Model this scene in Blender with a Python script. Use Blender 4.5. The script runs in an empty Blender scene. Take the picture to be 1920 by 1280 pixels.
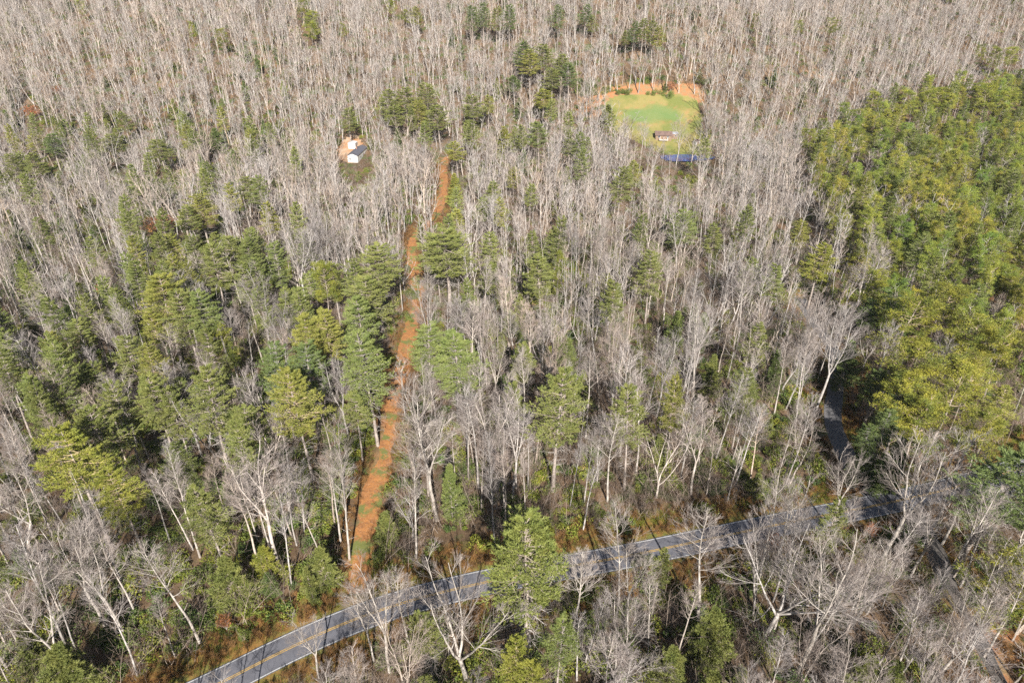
import bpy, math
import numpy as np
from mathutils import Vector

# ------------------------------------------------------------------ scene, camera, sky, sun
S = bpy.context.scene
C = S.collection
R = math.radians
PITCH = R(31.0)
CAM_Z = 108.0
FPX = 1280.0                      # focal length in pixels of the 1920 wide photograph

cam_data = bpy.data.cameras.new('camera')
cam_data.lens = 24.0
cam_data.sensor_width = 36.0
cam_data.clip_start = 0.5
cam_data.clip_end = 12000.0
cam = bpy.data.objects.new('camera', cam_data)
C.objects.link(cam)
cam.location = (0, 0, CAM_Z)
cam.rotation_euler = (R(90) - PITCH, 0, 0)
S.camera = cam

SUN_EL = R(33.0)
SHADOW_AZ = R(-7.0)               # the way shadows run, measured from +Y towards +X
world = bpy.data.worlds.new('World')
S.world = world
world.use_nodes = True
wn = world.node_tree.nodes
sky = wn.new('ShaderNodeTexSky')
sky.sky_type = 'NISHITA'
sky.sun_disc = False
sky.sun_elevation = SUN_EL
sky.sun_rotation = R(180) + SHADOW_AZ
sky.altitude = 700
wn["Background"].inputs["Strength"].default_value = 0.05
world.node_tree.links.new(sky.outputs['Color'], wn['Background'].inputs['Color'])

sun_data = bpy.data.lights.new('sun', 'SUN')
sun_data.energy = 5.0
sun_data.angle = R(0.53)
sun_data.color = (1.0, 0.955, 0.905)
sun = bpy.data.objects.new('sun', sun_data)
C.objects.link(sun)
sdir = Vector((math.sin(SHADOW_AZ) * math.cos(SUN_EL), math.cos(SHADOW_AZ) * math.cos(SUN_EL), -math.sin(SUN_EL)))
sun.rotation_euler = sdir.to_track_quat('-Z', 'Y').to_euler()
sun.location = (0, -200, 300)

S.view_settings.view_transform = 'Standard'
S.view_settings.look = 'None'
S.view_settings.gamma = 1.0
S.view_settings.exposure = 1.02
S.cycles.max_bounces = 3
S.cycles.diffuse_bounces = 2
S.cycles.glossy_bounces = 2
S.cycles.transmission_bounces = 2
S.cycles.caustics_reflective = False
S.cycles.caustics_refractive = False
S.cycles.use_denoising = False

rng = np.random.default_rng(11)

# ------------------------------------------------------------------ terrain height and camera helpers
def height(x, y):
    x = np.asarray(x, float); y = np.asarray(y, float)
    h = 1.1 * np.sin(x / 61 + 0.6) * np.cos(y / 83 + 0.4) + 0.7 * np.sin((x + y) / 47)
    q = np.clip(y - 372 + 0.10 * np.clip(-x - 60, 0, 400), 0, None)
    k = np.clip(q / 240, 0, 1)
    k2 = k * k * (3 - 2 * k)
    h = h + 170 * (1 - np.exp(-np.maximum(q - 20 * (1 - np.exp(-q / 20)), 0) / 450.0))
    h = h + 7 * np.sin(x / 120 + 1.3) * k2 + 5 * np.sin(x / 55 + y / 90) * k2
    return h

CP, SP = math.cos(PITCH), math.sin(PITCH)
def ray(u, v):
    a, b = (np.asarray(u, float) - 960) / FPX, (640 - np.asarray(v, float)) / FPX
    return a, CP + b * SP, -SP + b * CP

def project(x, y, z):
    dz = np.asarray(z, float) - CAM_Z
    d = y * CP - dz * SP
    d = np.where(d < 1, 1, d)
    return 960 + FPX * x / d, 640 - FPX * (y * SP + dz * CP) / d, d

def land(u, v, up=0.0):
    """Ground point under the ray through photo pixel (u, v); with up, where a thing of that height has its top on the ray."""
    a, b, c = (float(q) for q in ray(u, v))
    t0 = 20.0
    f = lambda t: CAM_Z + c * t - float(height(a * t, b * t)) - up
    t = t0
    while f(t) > 0 and t < 1500:
        t0 = t; t += 4.0
    lo, hi = t0, t
    for _ in range(30):
        m = (lo + hi) / 2
        if f(m) > 0: lo = m
        else: hi = m
    return a * lo, b * lo

def top_height(x, y, v):
    """Height of a thing standing at (x, y) whose top shows at photo row v."""
    b = (640 - v) / FPX
    z = CAM_Z + y * (-SP + b * CP) / (CP + b * SP)
    return z - float(height(x, y))

# ------------------------------------------------------------------ materials
def new_mat(name):
    m = bpy.data.materials.new(name)
    m.use_nodes = True
    nt = m.node_tree
    return m, nt, nt.nodes['Principled BSDF']

def N(nt, t, **kw):
    n = nt.nodes.new(t)
    for k, v in kw.items():
        if k in n.inputs: n.inputs[k].default_value = v
        else: setattr(n, k, v)
    return n

def mixc(nt, a, b, fac, mode='MIX'):
    n = nt.nodes.new('ShaderNodeMix'); n.data_type = 'RGBA'; n.blend_type = mode
    for v, i in ((a, 6), (b, 7)):
        if hasattr(v, 'name') and hasattr(v, 'node'): nt.links.new(v, n.inputs[i])
        else: n.inputs[i].default_value = (*v, 1)
    if hasattr(fac, 'node'): nt.links.new(fac, n.inputs[0])
    else: n.inputs[0].default_value = fac
    return n.outputs[2]

def noise(nt, scale, detail=3, vec=None, rough=0.55):
    n = N(nt, 'ShaderNodeTexNoise'); n.inputs['Scale'].default_value = scale
    n.inputs['Detail'].default_value = detail; n.inputs['Roughness'].default_value = rough
    if vec is None:
        g = nt.nodes.new('ShaderNodeNewGeometry'); vec = g.outputs['Position']
    nt.links.new(vec, n.inputs['Vector'])
    return n.outputs['Fac']

def ramp(nt, fac, lo, hi):
    n = nt.nodes.new('ShaderNodeMapRange'); n.inputs['From Min'].default_value = lo; n.inputs['From Max'].default_value = hi
    nt.links.new(fac, n.inputs['Value'])
    return n.outputs['Result']

def tint_source(nt, stuff):
    if stuff:
        a = N(nt, 'ShaderNodeAttribute'); a.attribute_type = 'INSTANCER'; a.attribute_name = 'tint'
        return a.outputs['Color']
    return nt.nodes.new('ShaderNodeObjectInfo').outputs['Color']

def plant_mat(name, c1, c2, nscale, stuff, rough=0.85, transl=0.0):
    m, nt, b = new_mat(name)
    col = mixc(nt, c1, c2, ramp(nt, noise(nt, nscale), 0.35, 0.65))
    col = mixc(nt, col, tint_source(nt, stuff), 1.0, 'MULTIPLY')
    nt.links.new(col, b.inputs['Base Color'])
    b.inputs['Roughness'].default_value = rough
    b.inputs['Specular IOR Level'].default_value = 0.25
    if transl:
        tr = nt.nodes.new('ShaderNodeBsdfTranslucent'); nt.links.new(col, tr.inputs['Color'])
        mx = nt.nodes.new('ShaderNodeMixShader'); mx.inputs[0].default_value = transl
        nt.links.new(b.outputs[0], mx.inputs[1]); nt.links.new(tr.outputs[0], mx.inputs[2])
        nt.links.new(mx.outputs[0], nt.nodes['Material Output'].inputs['Surface'])
    return m

M = {}
for s in (False, True):
    k = '_wood' if s else ''
    M['bark' + k] = plant_mat('pale_bark' + k, (0.48, 0.435, 0.39), (0.27, 0.24, 0.21), 0.9, s)
    M['twig' + k] = plant_mat('grey_twigs' + k, (0.335, 0.295, 0.268), (0.205, 0.172, 0.155), 0.25, s)
    M['pbark' + k] = plant_mat('pine_bark' + k, (0.42, 0.36, 0.31), (0.23, 0.19, 0.16), 1.3, s)
    M['needle' + k] = plant_mat('pine_needles' + k, (0.175, 0.215, 0.058), (0.26, 0.28, 0.078), 0.45, s, 0.6, 0.15)
    M['leaf' + k] = plant_mat('broad_leaves' + k, (0.075, 0.12, 0.035), (0.15, 0.20, 0.055), 0.8, s, 0.55, 0.15)
    M['dry' + k] = plant_mat('dry_leaves' + k, (0.42, 0.17, 0.07), (0.30, 0.13, 0.06), 0.8, s, 0.8, 0.15)

def simple(name, col, rough=0.7, metal=0.0, n=None):
    m, nt, b = new_mat(name)
    if n:
        c = mixc(nt, col, n[0], ramp(nt, noise(nt, n[1], 4), 0.35, 0.65)); nt.links.new(c, b.inputs['Base Color'])
    else: b.inputs['Base Color'].default_value = (*col, 1)
    b.inputs['Roughness'].default_value = rough; b.inputs['Metallic'].default_value = metal
    return m

# ------------------------------------------------------------------ mesh helpers
def mesh_np(name, verts, quads=None, tris=None, mats=(), qm=None, tm=None, smooth=False):
    me = bpy.data.meshes.new(name)
    verts = np.asarray(verts, np.float32).reshape(-1, 3)
    q = np.zeros((0, 4), np.int32) if quads is None or len(quads) == 0 else np.asarray(quads, np.int32)
    t = np.zeros((0, 3), np.int32) if tris is None or len(tris) == 0 else np.asarray(tris, np.int32)
    me.vertices.add(len(verts)); me.vertices.foreach_set('co', verts.ravel())
    nl = q.size + t.size
    me.loops.add(nl); me.loops.foreach_set('vertex_index', np.concatenate([q.ravel(), t.ravel()]))
    me.polygons.add(len(q) + len(t))
    st = np.concatenate([np.arange(len(q)) * 4, q.size + np.arange(len(t)) * 3]).astype(np.int32)
    me.polygons.foreach_set('loop_start', st)
    mi = np.concatenate([np.zeros(len(q), np.int32) if qm is None else np.asarray(qm, np.int32),
                         np.zeros(len(t), np.int32) if tm is None else np.asarray(tm, np.int32)])
    for m in mats: me.materials.append(m)
    me.polygons.foreach_set('material_index', mi)
    me.polygons.foreach_set('use_smooth', np.full(len(mi), smooth))
    me.update(calc_edges=True)
    return me

class Geo:
    """Collects tubes and blades as arrays, with a material index."""
    def __init__(s): s.v = []; s.q = []; s.t = []; s.qm = []; s.tm = []; s.n = 0
    def add(s, v, q=None, t=None, m=0):
        v = np.asarray(v, float).reshape(-1, 3)
        if q is not None: s.q.append(np.asarray(q) + s.n); s.qm.append(np.full(len(q), m))
        if t is not None: s.t.append(np.asarray(t) + s.n); s.tm.append(np.full(len(t), m))
        s.v.append(v); s.n += len(v)
    def tubes(s, P, Rr, sides, m=0):
        n, k, _ = P.shape
        if n == 0: return
        T = np.gradient(P, axis=1); T /= np.linalg.norm(T, axis=2, keepdims=True) + 1e-9
        ref = np.where(np.abs(T[:, :1, 2:3]) > 0.8, np.array([[[1.0, 0, 0]]]), np.array([[[0, 0, 1.0]]]))
        U = np.cross(T, np.broadcast_to(ref, T.shape)); U /= np.linalg.norm(U, axis=2, keepdims=True) + 1e-9
        W = np.cross(T, U)
        a = np.arange(sides) * 2 * math.pi / sides
        V = P[:, :, None] + Rr[:, :, None, None] * (np.cos(a)[None, None, :, None] * U[:, :, None] + np.sin(a)[None, None, :, None] * W[:, :, None])
        i = np.arange(n)[:, None, None] * k * sides; j = np.arange(k - 1)[None, :, None] * sides; c = np.arange(sides)[None, None]
        c2 = (c + 1) % sides
        Q = np.stack([i + j + c, i + j + c2, i + j + sides + c2, i + j + sides + c], -1).reshape(-1, 4)
        s.add(V, Q, m=m)
    def blades(s, base, d, L, w, r, m=0):
        """Thin three-cornered leaves from base along d."""
        n = len(base)
        if n == 0: return
        rv = r.normal(size=(n, 3)); side = np.cross(d, rv); side /= np.linalg.norm(side, axis=1, keepdims=True) + 1e-9
        L = np.broadcast_to(L, n)[:, None]; w = np.broadcast_to(w, n)[:, None]
        V = np.stack([base - side * w * 0.5, base + side * w * 0.5, base + d * L], 1)
        s.add(V, t=np.arange(3 * n).reshape(-1, 3), m=m)
    def leaves(s, c, L, w, r, m=0, up=0.3):
        """Small four-cornered leaves round centres c."""
        n = len(c); d = r.normal(size=(n, 3)); d[:, 2] += up; d /= np.linalg.norm(d, axis=1, keepdims=True)
        side = np.cross(d, r.normal(size=(n, 3))); side /= np.linalg.norm(side, axis=1, keepdims=True) + 1e-9
        V = np.stack([c - d * L / 2, c + side * w / 2, c + d * L / 2, c - side * w / 2], 1)
        s.add(V, np.arange(4 * n).reshape(-1, 4), m=m)
    def mesh(s, name, mats, smooth=False):
        cat = lambda l: np.concatenate(l) if l else None
        return mesh_np(name, np.concatenate(s.v), cat(s.q), cat(s.t), mats, cat(s.qm), cat(s.tm), smooth)
    def merge(s, o, shift=0):
        for q, m in zip(o.q, o.qm): s.q.append(q + s.n); s.qm.append(m + shift)
        for t, m in zip(o.t, o.tm): s.t.append(t + s.n); s.tm.append(m + shift)
        s.v += o.v; s.n += o.n

def unit(a): return a / (np.linalg.norm(a, axis=-1, keepdims=True) + 1e-9)

def branch_out(r, P, Rr, k, t0, t1, ang, lenf, n, up, wob, rf, rend, flat=False):
    """k children on each parent polyline, all at once -> polylines, radii."""
    Np, K, _ = P.shape
    t = t0 + (t1 - t0) * (np.arange(k)[None] + r.random((Np, k))) / k
    x = np.clip(t * (K - 1), 0, K - 1.001); i = x.astype(int); f = (x - i)[..., None]
    rows = np.arange(Np)[:, None]
    p = P[rows, i] * (1 - f) + P[rows, i + 1] * f
    rad = Rr[rows, i] * (1 - f[..., 0]) + Rr[rows, i + 1] * f[..., 0]
    T = unit(P[rows, i + 1] - P[rows, i])
    plen = np.linalg.norm(np.diff(P, axis=1), axis=2).sum(1)[:, None]
    if flat:
        side = unit(np.cross(T, np.array([0, 0, 1.0])))
        sg = np.where(np.arange(k) % 2 == 0, 1.0, -1.0)[None, :, None]
        perp = unit(side * sg + r.normal(size=T.shape) * 0.22)
    else:
        ref = unit(r.normal(size=(Np, 1, 3)) + 0 * T); u = unit(np.cross(T, ref)); w = np.cross(T, u)
        az = (np.arange(k) * 2.4)[None] + r.random((Np, 1)) * 6.28 + r.normal(size=(Np, k)) * 0.4
        perp = np.cos(az)[..., None] * u + np.sin(az)[..., None] * w
    a = ang[0] + (ang[1] - ang[0]) * r.random((Np, k))
    d = unit(np.cos(a)[..., None] * T + np.sin(a)[..., None] * perp)
    L = lenf(t, r.random((Np, k))) * plen
    p, d, L, rad = p.reshape(-1, 3), d.reshape(-1, 3), L.reshape(-1), rad.reshape(-1)
    pts = [p]; step = (L / (n - 1))[:, None]
    for _ in range(n - 1):
        pts.append(pts[-1] + d * step)
        d = unit(d + np.array([0, 0, up]) + r.normal(size=d.shape) * wob)
    Q = np.stack(pts, 1)
    r0 = np.minimum(rad * rf, rad * 0.9)[:, None]
    RR = r0 + (np.minimum(rend, r0) - r0) * np.linspace(0, 1, n)[None] ** 0.8
    return Q, RR

def leader(r, p0, d0, L, n, wob, up, r0, r1):
    pts = [np.array(p0, float)]; d = unit(np.array(d0, float))
    for _ in range(n - 1):
        pts.append(pts[-1] + d * L / (n - 1))
        d = unit(d + r.normal(size=3) * wob + np.array([0, 0, up]))
    P = np.array(pts)[None]
    return P, (r0 + (r1 - r0) * np.linspace(0, 1, n) ** 0.85)[None]

# ------------------------------------------------------------------ bare broadleaved trees
BARE = {   # H, crown start, forks, (n1 n2 n3 n4), branch angle, spread
    'straight': dict(H=24, cb=0.50, forks=0, ang=(0.55, 1.0), sp=0.26, up=0.10, r0=0.24),
    'tall':     dict(H=27, cb=0.58, forks=0, ang=(0.45, 0.85), sp=0.20, up=0.14, r0=0.26),
    'forked':   dict(H=22, cb=0.50, forks=3, ang=(0.5, 0.95), sp=0.42, up=0.09, r0=0.27),
    'spreading':dict(H=18, cb=0.35, forks=4, ang=(0.5, 1.1), sp=0.55, up=0.07, r0=0.28),
    'slender':  dict(H=20, cb=0.60, forks=0, ang=(0.5, 0.95), sp=0.17, up=0.13, r0=0.17),
    'crooked':  dict(H=19, cb=0.40, forks=2, ang=(0.6, 1.15), sp=0.42, up=0.05, r0=0.25),
}
def bare_geo(style, seed, lod=0):
    """-> (trunk Geo, crown Geo); lod 1 is the lighter tree of the far wood."""
    r = np.random.default_rng(seed); p = BARE[style]; H = p['H']
    tr, cr = Geo(), Geo()
    wob = 0.10 if style == 'crooked' else 0.035
    if p['forks'] == 0:
        P, Rr = leader(r, (0, 0, -0.6), (r.normal() * 0.03, r.normal() * 0.03, 1), H * 0.97, 12, wob, 0.06, p['r0'], 0.035)
        tr.tubes(P, Rr, 7 if lod == 0 else 4)
        mains = [(P, Rr, p['cb'])]
    else:
        fk = p['cb'] * (0.75 + 0.2 * r.random())
        P, Rr = leader(r, (0, 0, -0.6), (r.normal() * 0.06, r.normal() * 0.06, 1), H * fk, 7, wob, 0.04, p['r0'], p['r0'] * 0.72)
        tr.tubes(P, Rr, 7 if lod == 0 else 4)
        mains = []; a0 = r.random() * 6.28
        for i in range(p['forks']):
            a = a0 + i * 6.28 / p['forks'] + r.normal() * 0.3; tilt = (0.16 + 0.22 * r.random()) * (1.7 if style == 'spreading' else 1)
            d = (math.sin(tilt) * math.cos(a), math.sin(tilt) * math.sin(a), math.cos(tilt))
            L = H * (1 - fk) * (0.85 + 0.3 * r.random())
            q, qr = leader(r, P[0, -1] - np.array([0, 0, 0.05 + 0.5 * i * 0.6]), d, L, 9, 0.07, 0.10, p['r0'] * 0.55, 0.03)
            tr.tubes(q, qr, 6 if lod == 0 else 4)
            mains.append((q, qr, 0.12))
    nf = max(1, p['forks'])
    n1 = int((21 if lod == 0 else 13) / nf * (1.5 if nf > 1 else 1))
    fat = 1.0 if lod == 0 else 1.6
    for (q, qr, t0) in mains:
        plen = np.linalg.norm(np.diff(q[0], axis=0), axis=1).sum()
        sp = p['sp'] * H / plen * (0.42 if nf > 1 else 0.62)
        B1, R1 = branch_out(r, q, qr, n1, t0, 0.985, p['ang'], lambda t, w: sp * (1.15 - 0.75 * ((t - t0) / (1 - t0)) ** 1.3) * (0.7 + 0.6 * w), 6, p['up'], 0.09, 0.5, 0.014 * fat)
        R1 = np.maximum(R1, 0.022 * fat)
        cr.tubes(B1, R1, 4 if lod == 0 else 3, 0)
        if t0 > 0.2 and lod == 0:        # a few dead stubs lower on the bole
            Bs, Rs = branch_out(r, q, qr, 6, t0 * 0.45, t0, (0.9, 1.4), lambda t, w: 0.03 + 0.05 * w, 3, 0, 0.1, 0.2, 0.012)
            cr.tubes(Bs, Rs, 3, 0)
        B2, R2 = branch_out(r, B1, R1, 7 if lod == 0 else 4, 0.15, 0.97, (0.25, 0.65), lambda t, w: (0.66 - 0.3 * t) * (0.6 + 0.7 * w), 4, 0.08, 0.12, 0.6, 0.009 * fat)
        R2 = np.maximum(R2, 0.014 * fat)
        cr.tubes(B2, R2, 3, 1)
        B3, R3 = branch_out(r, B2, R2, 5 if lod == 0 else 3, 0.15, 1.0, (0.2, 0.6), lambda t, w: (0.66 - 0.2 * t) * (0.6 + 0.7 * w), 3, 0.06, 0.14, 0.7, 0.006 * fat)
        R3 = np.maximum(R3, 0.008 * fat)
        cr.tubes(B3, R3, 3, 1)
        if lod == 0:
            B4, R4 = branch_out(r, B3, R3, 2, 0.3, 1.0, (0.3, 0.8), lambda t, w: 0.45 * (0.6 + 0.7 * w), 2, 0.0, 0.1, 0.8, 0.006)
            cr.tubes(B4, np.maximum(R4, 0.0065), 3, 1)
    return tr, cr

# ------------------------------------------------------------------ conifers
def white_pine_geo(seed, H, cb, rad, young=False, lod=0, ragged=0.25):
    r = np.random.default_rng(seed); tr, cr, dead = Geo(), Geo(), Geo()
    P, Rr = leader(r, (0, 0, -0.6), (0, 0, 1), H, 14, 0.012, 0.1, 0.011 * H + 0.04, 0.03)
    tr.tubes(P, Rr, 7 if lod == 0 else 4)
    z0 = H * cb; z = z0; lv = []; ragged = 0.5 if young else ragged
    gap = 1.02 if not young else 0.6
    if lod: gap *= 1.3
    while z < H * 0.985:
        lv.append(z); z += gap * (0.8 + 0.4 * r.random())
    pts, dirs, Ls, rs = [], [], [], []
    lob = r.random(6) * 6.28
    for z in lv:
        f = (z - z0) / (H - z0)
        prof = (1 - f) ** 0.50 * (0.66 + 0.34 * min(1, f / 0.22)) if not young else (1 - f) ** 0.75 * (0.7 + 0.3 * min(1, f / 0.2))
        nb = 5 if lod else 6
        if f > 0.85: nb = 4
        a0 = r.random() * 6.28
        for k in range(nb):
            if r.random() < 0.10: continue
            a = a0 + k * 6.28 / nb + r.normal() * 0.25
            lobe = 1 + ragged * 0.6 * math.sin(2 * a + lob[0]) + ragged * 0.6 * math.sin(3 * a + lob[1] + f * 4)
            L = max(0.45, rad * prof * lobe * (0.72 + 0.45 * r.random()))
            up = 0.05 + 0.75 * f ** 1.5 + r.normal() * 0.08
            pts.append((0, 0, z)); dirs.append((math.cos(a), math.sin(a), up)); Ls.append(L); rs.append(0.02 + 0.011 * L)
    pts = np.array(pts, float); d = unit(np.array(dirs, float)); Ls = np.array(Ls); rs = np.array(rs)
    xy = np.stack([np.interp(pts[:, 2], P[0, :, 2], P[0, :, i]) for i in (0, 1)], 1); pts[:, :2] = xy
    n = 6; Q = [pts]
    for j in range(n - 1):
        Q.append(Q[-1] + d * (Ls / (n - 1))[:, None])
        d = unit(d + np.array([0, 0, -0.05 if j < 2 else 0.10]) + r.normal(size=d.shape) * 0.05)
    B = np.stack(Q, 1); BR = rs[:, None] * np.linspace(1, 0.25, n)[None]
    cr.tubes(B, BR, 3, 0)
    k2 = 11 if lod == 0 else 7
    B2, R2 = branch_out(r, B, BR, k2, 0.22, 1.0, (0.6, 1.05), lambda t, w: (0.52 - 0.36 * t) * (0.6 + 0.6 * w), 4, 0.05, 0.08, 0.5, 0.008, flat=True)
    cr.tubes(B2, np.maximum(R2, 0.009), 3, 0)
    # needle plumes along the sprays
    def plume(B, ns, nb, L, w, lo):
        t = lo + (1 - lo) * (np.arange(ns)[None] + r.random((len(B), ns))) / ns
        K = B.shape[1]; x = np.clip(t * (K - 1), 0, K - 1.001); i = x.astype(int); f = (x - i)[..., None]
        rows = np.arange(len(B))[:, None]
        c = B[rows, i] * (1 - f) + B[rows, i + 1] * f
        T = unit(B[rows, i + 1] - B[rows, i])
        c = np.repeat(c.reshape(-1, 3), nb, 0); T = np.repeat(T.reshape(-1, 3), nb, 0)
        dd = unit(T * 0.75 + np.array([0, 0, 0.42]) + r.normal(size=T.shape) * 0.5)
        cr.blades(c, dd, L * (0.7 + 0.6 * r.random(len(c))), w, r, 1)
    if lod == 0:
        plume(B2, 6, 5, 0.36, 0.08, 0.1); plume(B, 6, 6, 0.42, 0.09, 0.45)
    else:
        plume(B2, 4, 4, 0.55, 0.17, 0.1); plume(B, 4, 4, 0.55, 0.17, 0.5)
    if not young and lod == 0:            # bare dead limbs under the crown
        nd = 30; za = H * (0.28 * cb + (cb * 0.75) * r.random(nd)); a = r.random(nd) * 6.28
        L = rad * (0.18 + 0.55 * r.random(nd) * (za / (H * cb)))
        p0 = np.stack([np.interp(za, P[0, :, 2], P[0, :, 0]), np.interp(za, P[0, :, 2], P[0, :, 1]), za], 1)
        d = unit(np.stack([np.cos(a), np.sin(a), 0.05 + 0.1 * r.normal(size=nd)], 1)); Q = [p0]
        for j in range(3):
            Q.append(Q[-1] + d * (L / 3)[:, None]); d = unit(d + np.array([0, 0, -0.06]) + r.normal(size=d.shape) * 0.1)
        D = np.stack(Q, 1); DR = np.repeat(np.linspace(0.045, 0.014, 4)[None], nd, 0)
        dead.tubes(D, DR, 3, 0)
        D2, DR2 = branch_out(r, D, DR, 6, 0.3, 1.0, (0.5, 1.0), lambda t, w: 0.35 * (0.5 + w), 3, 0, 0.1, 0.6, 0.008)
        dead.tubes(D2, np.maximum(DR2, 0.011), 3, 0)
    return tr, cr, dead

def yellow_pine_geo(seed, H, cb, rad, lod=0):
    """Round, clumpy crowned pine with a long thin bole."""
    r = np.random.default_rng(seed); tr, cr = Geo(), Geo()
    P, Rr = leader(r, (0, 0, -0.6), (r.normal() * 0.04, r.normal() * 0.04, 1), H, 12, 0.035, 0.06, 0.0095 * H + 0.03, 0.03)
    tr.tubes(P, Rr, 6 if lod == 0 else 4)
    nb = 30 if lod == 0 else 20
    z = H * (cb + (0.98 - cb) * (np.arange(nb) + r.random(nb)) / nb); f = (z - H * cb) / (H * (1 - cb))
    a = np.arange(nb) * 2.4 + r.normal(size=nb) * 0.5
    prof = np.sqrt(np.clip(1 - (np.abs(f - 0.45) / 0.62) ** 2, 0.05, 1))
    L = rad * prof * (0.55 + 0.55 * r.random(nb))
    p0 = np.stack([np.interp(z, P[0, :, 2], P[0, :, 0]), np.interp(z, P[0, :, 2], P[0, :, 1]), z], 1)
    d = unit(np.stack([np.cos(a), np.sin(a), 0.15 + 0.9 * f + r.normal(size=nb) * 0.15], 1)); Q = [p0]
    for j in range(4):
        Q.append(Q[-1] + d * (L / 4)[:, None]); d = unit(d + np.array([0, 0, 0.05]) + r.normal(size=d.shape) * 0.14)
    B = np.stack(Q, 1); BR = np.repeat(np.linspace(0.065, 0.02, 5)[None], nb, 0)
    cr.tubes(B, BR, 3, 0)
    B2, R2 = branch_out(r, B, BR, 5 if lod == 0 else 4, 0.35, 1.0, (0.4, 1.0), lambda t, w: 0.42 * (0.6 + 0.7 * w), 3, 0.10, 0.12, 0.6, 0.012)
    cr.tubes(B2, np.maximum(R2, 0.014), 3, 0)
    tips = np.concatenate([B2[:, -1], B2[:, -2] * 0.4 + B2[:, -1] * 0.6, B[:, -1]])
    nc, L0, w0 = (28, 0.34, 0.095) if lod == 0 else (15, 0.50, 0.19)
    c = np.repeat(tips, nc, 0); off = r.normal(size=c.shape) * np.array([0.26, 0.26, 0.13])
    dd = unit(off * 1.3 + np.array([0, 0, 0.22]) + r.normal(size=c.shape) * 0.25)
    cr.blades(c + off, dd, L0 * (0.7 + 0.6 * r.random(len(c))), w0, r, 1)
    # low dead limbs
    B3, R3 = branch_out(r, P, Rr, 12, cb * 0.4, cb, (1.0, 1.5), lambda t, w: 0.05 + 0.07 * w, 4, 0.0, 0.1, 0.25, 0.012)
    cr.tubes(B3, np.maximum(R3, 0.016), 3, 0)
    return tr, cr

def leafy_bush_geo(seed, rad, hgt, n, L, w, mi=0):
    r = np.random.default_rng(seed); g = Geo()
    lob = [(r.normal() * rad * 0.62, r.normal() * rad * 0.62, 0.3 + 0.6 * r.random()) for _ in range(6)]
    k = n // 6
    for (x, y, s) in lob:
        d = unit(r.normal(size=(k, 3))); rr = (0.35 + 0.8 * r.random(k) ** 0.6)[:, None] * s
        c = d * rr * np.array([rad * 0.8, rad * 0.8, hgt * 0.6]); c[:, 2] += hgt * 0.45 * s
        c += np.array([x, y, 0]); c = c[c[:, 2] > 0.02]
        g.leaves(c, L * (0.6 + 0.8 * r.random(len(c)))[:, None], w, r, mi)
    st = r.normal(size=(9, 3)) * np.array([0.5, 0.5, 0.1]) + np.array([0, 0, 1]); Q = [np.zeros((9, 3)) - [0, 0, 0.2]]; d = unit(st)
    for j in range(3): Q.append(Q[-1] + d * hgt * 0.3)
    g.tubes(np.stack(Q, 1), np.repeat(np.linspace(0.05, 0.015, 4)[None], 9, 0), 3, 1)
    return g

def brush_geo(seed, hgt, nst, spread):
    """A thicket of thin bare stems."""
    r = np.random.default_rng(seed); g = Geo()
    p0 = np.concatenate([r.normal(size=(nst, 2)) * spread * 0.4, np.full((nst, 1), -0.2)], 1)
    d = unit(np.concatenate([r.normal(size=(nst, 2)) * 0.25, np.ones((nst, 1))], 1)); L = hgt * (0.5 + 0.6 * r.random(nst)); Q = [p0]
    for j in range(4): Q.append(Q[-1] + d * (L / 4)[:, None]); d = unit(d + r.normal(size=d.shape) * 0.08)
    B = np.stack(Q, 1); BR = np.repeat(np.linspace(0.035, 0.012, 5)[None], nst, 0) * (0.5 + 0.1 * hgt)
    g.tubes(B, BR, 3, 0)
    B2, R2 = branch_out(r, B, BR, 7, 0.25, 1.0, (0.4, 0.9), lambda t, w: 0.3 * (0.5 + w), 3, 0.08, 0.12, 0.6, 0.008)
    g.tubes(B2, np.maximum(R2, 0.010), 3, 1)
    B3, R3 = branch_out(r, B2, R2, 4, 0.2, 1.0, (0.3, 0.8), lambda t, w: 0.5 * (0.5 + w), 2, 0.05, 0.1, 0.7, 0.007)
    g.tubes(B3, np.maximum(R3, 0.008), 3, 1)
    return g

def tuft_geo(seed, n, hgt, spread, w=0.05):
    r = np.random.default_rng(seed); g = Geo()
    p = np.concatenate([r.normal(size=(n, 2)) * spread, np.zeros((n, 1))], 1)
    d = unit(np.concatenate([r.normal(size=(n, 2)) * 0.45, np.ones((n, 1))], 1))
    g.blades(p, d, hgt * (0.5 + 0.8 * r.random(n)), w, r, 0)
    return g

# ------------------------------------------------------------------ object helpers
def link(name, me, parent=None):
    o = bpy.data.objects.new(name, me); C.objects.link(o)
    if parent is not None: o.parent = parent
    return o
def tag(o, label=None, cat=None, group=None, kind=None):
    if label: o['label'] = label
    if cat: o['category'] = cat
    if group: o['group'] = group
    if kind: o['kind'] = kind
    return o

# ------------------------------------------------------------------ the lie of the road, the side road and the track
def px_line(pts): return np.array([land(u, v) for u, v in pts])
def smooth_line(P, step=2.0, it=3):
    for _ in range(it):
        Q = np.empty((2 * len(P) - 2, 2)); Q[0::2] = P[:-1] * 0.75 + P[1:] * 0.25; Q[1::2] = P[:-1] * 0.25 + P[1:] * 0.75
        P = np.concatenate([P[:1], Q, P[-1:]])
    s = np.concatenate([[0], np.cumsum(np.linalg.norm(np.diff(P, axis=0), axis=1))])
    n = max(2, int(s[-1] / step)); t = np.linspace(0, s[-1], n)
    return np.stack([np.interp(t, s, P[:, 0]), np.interp(t, s, P[:, 1])], 1)

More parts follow.
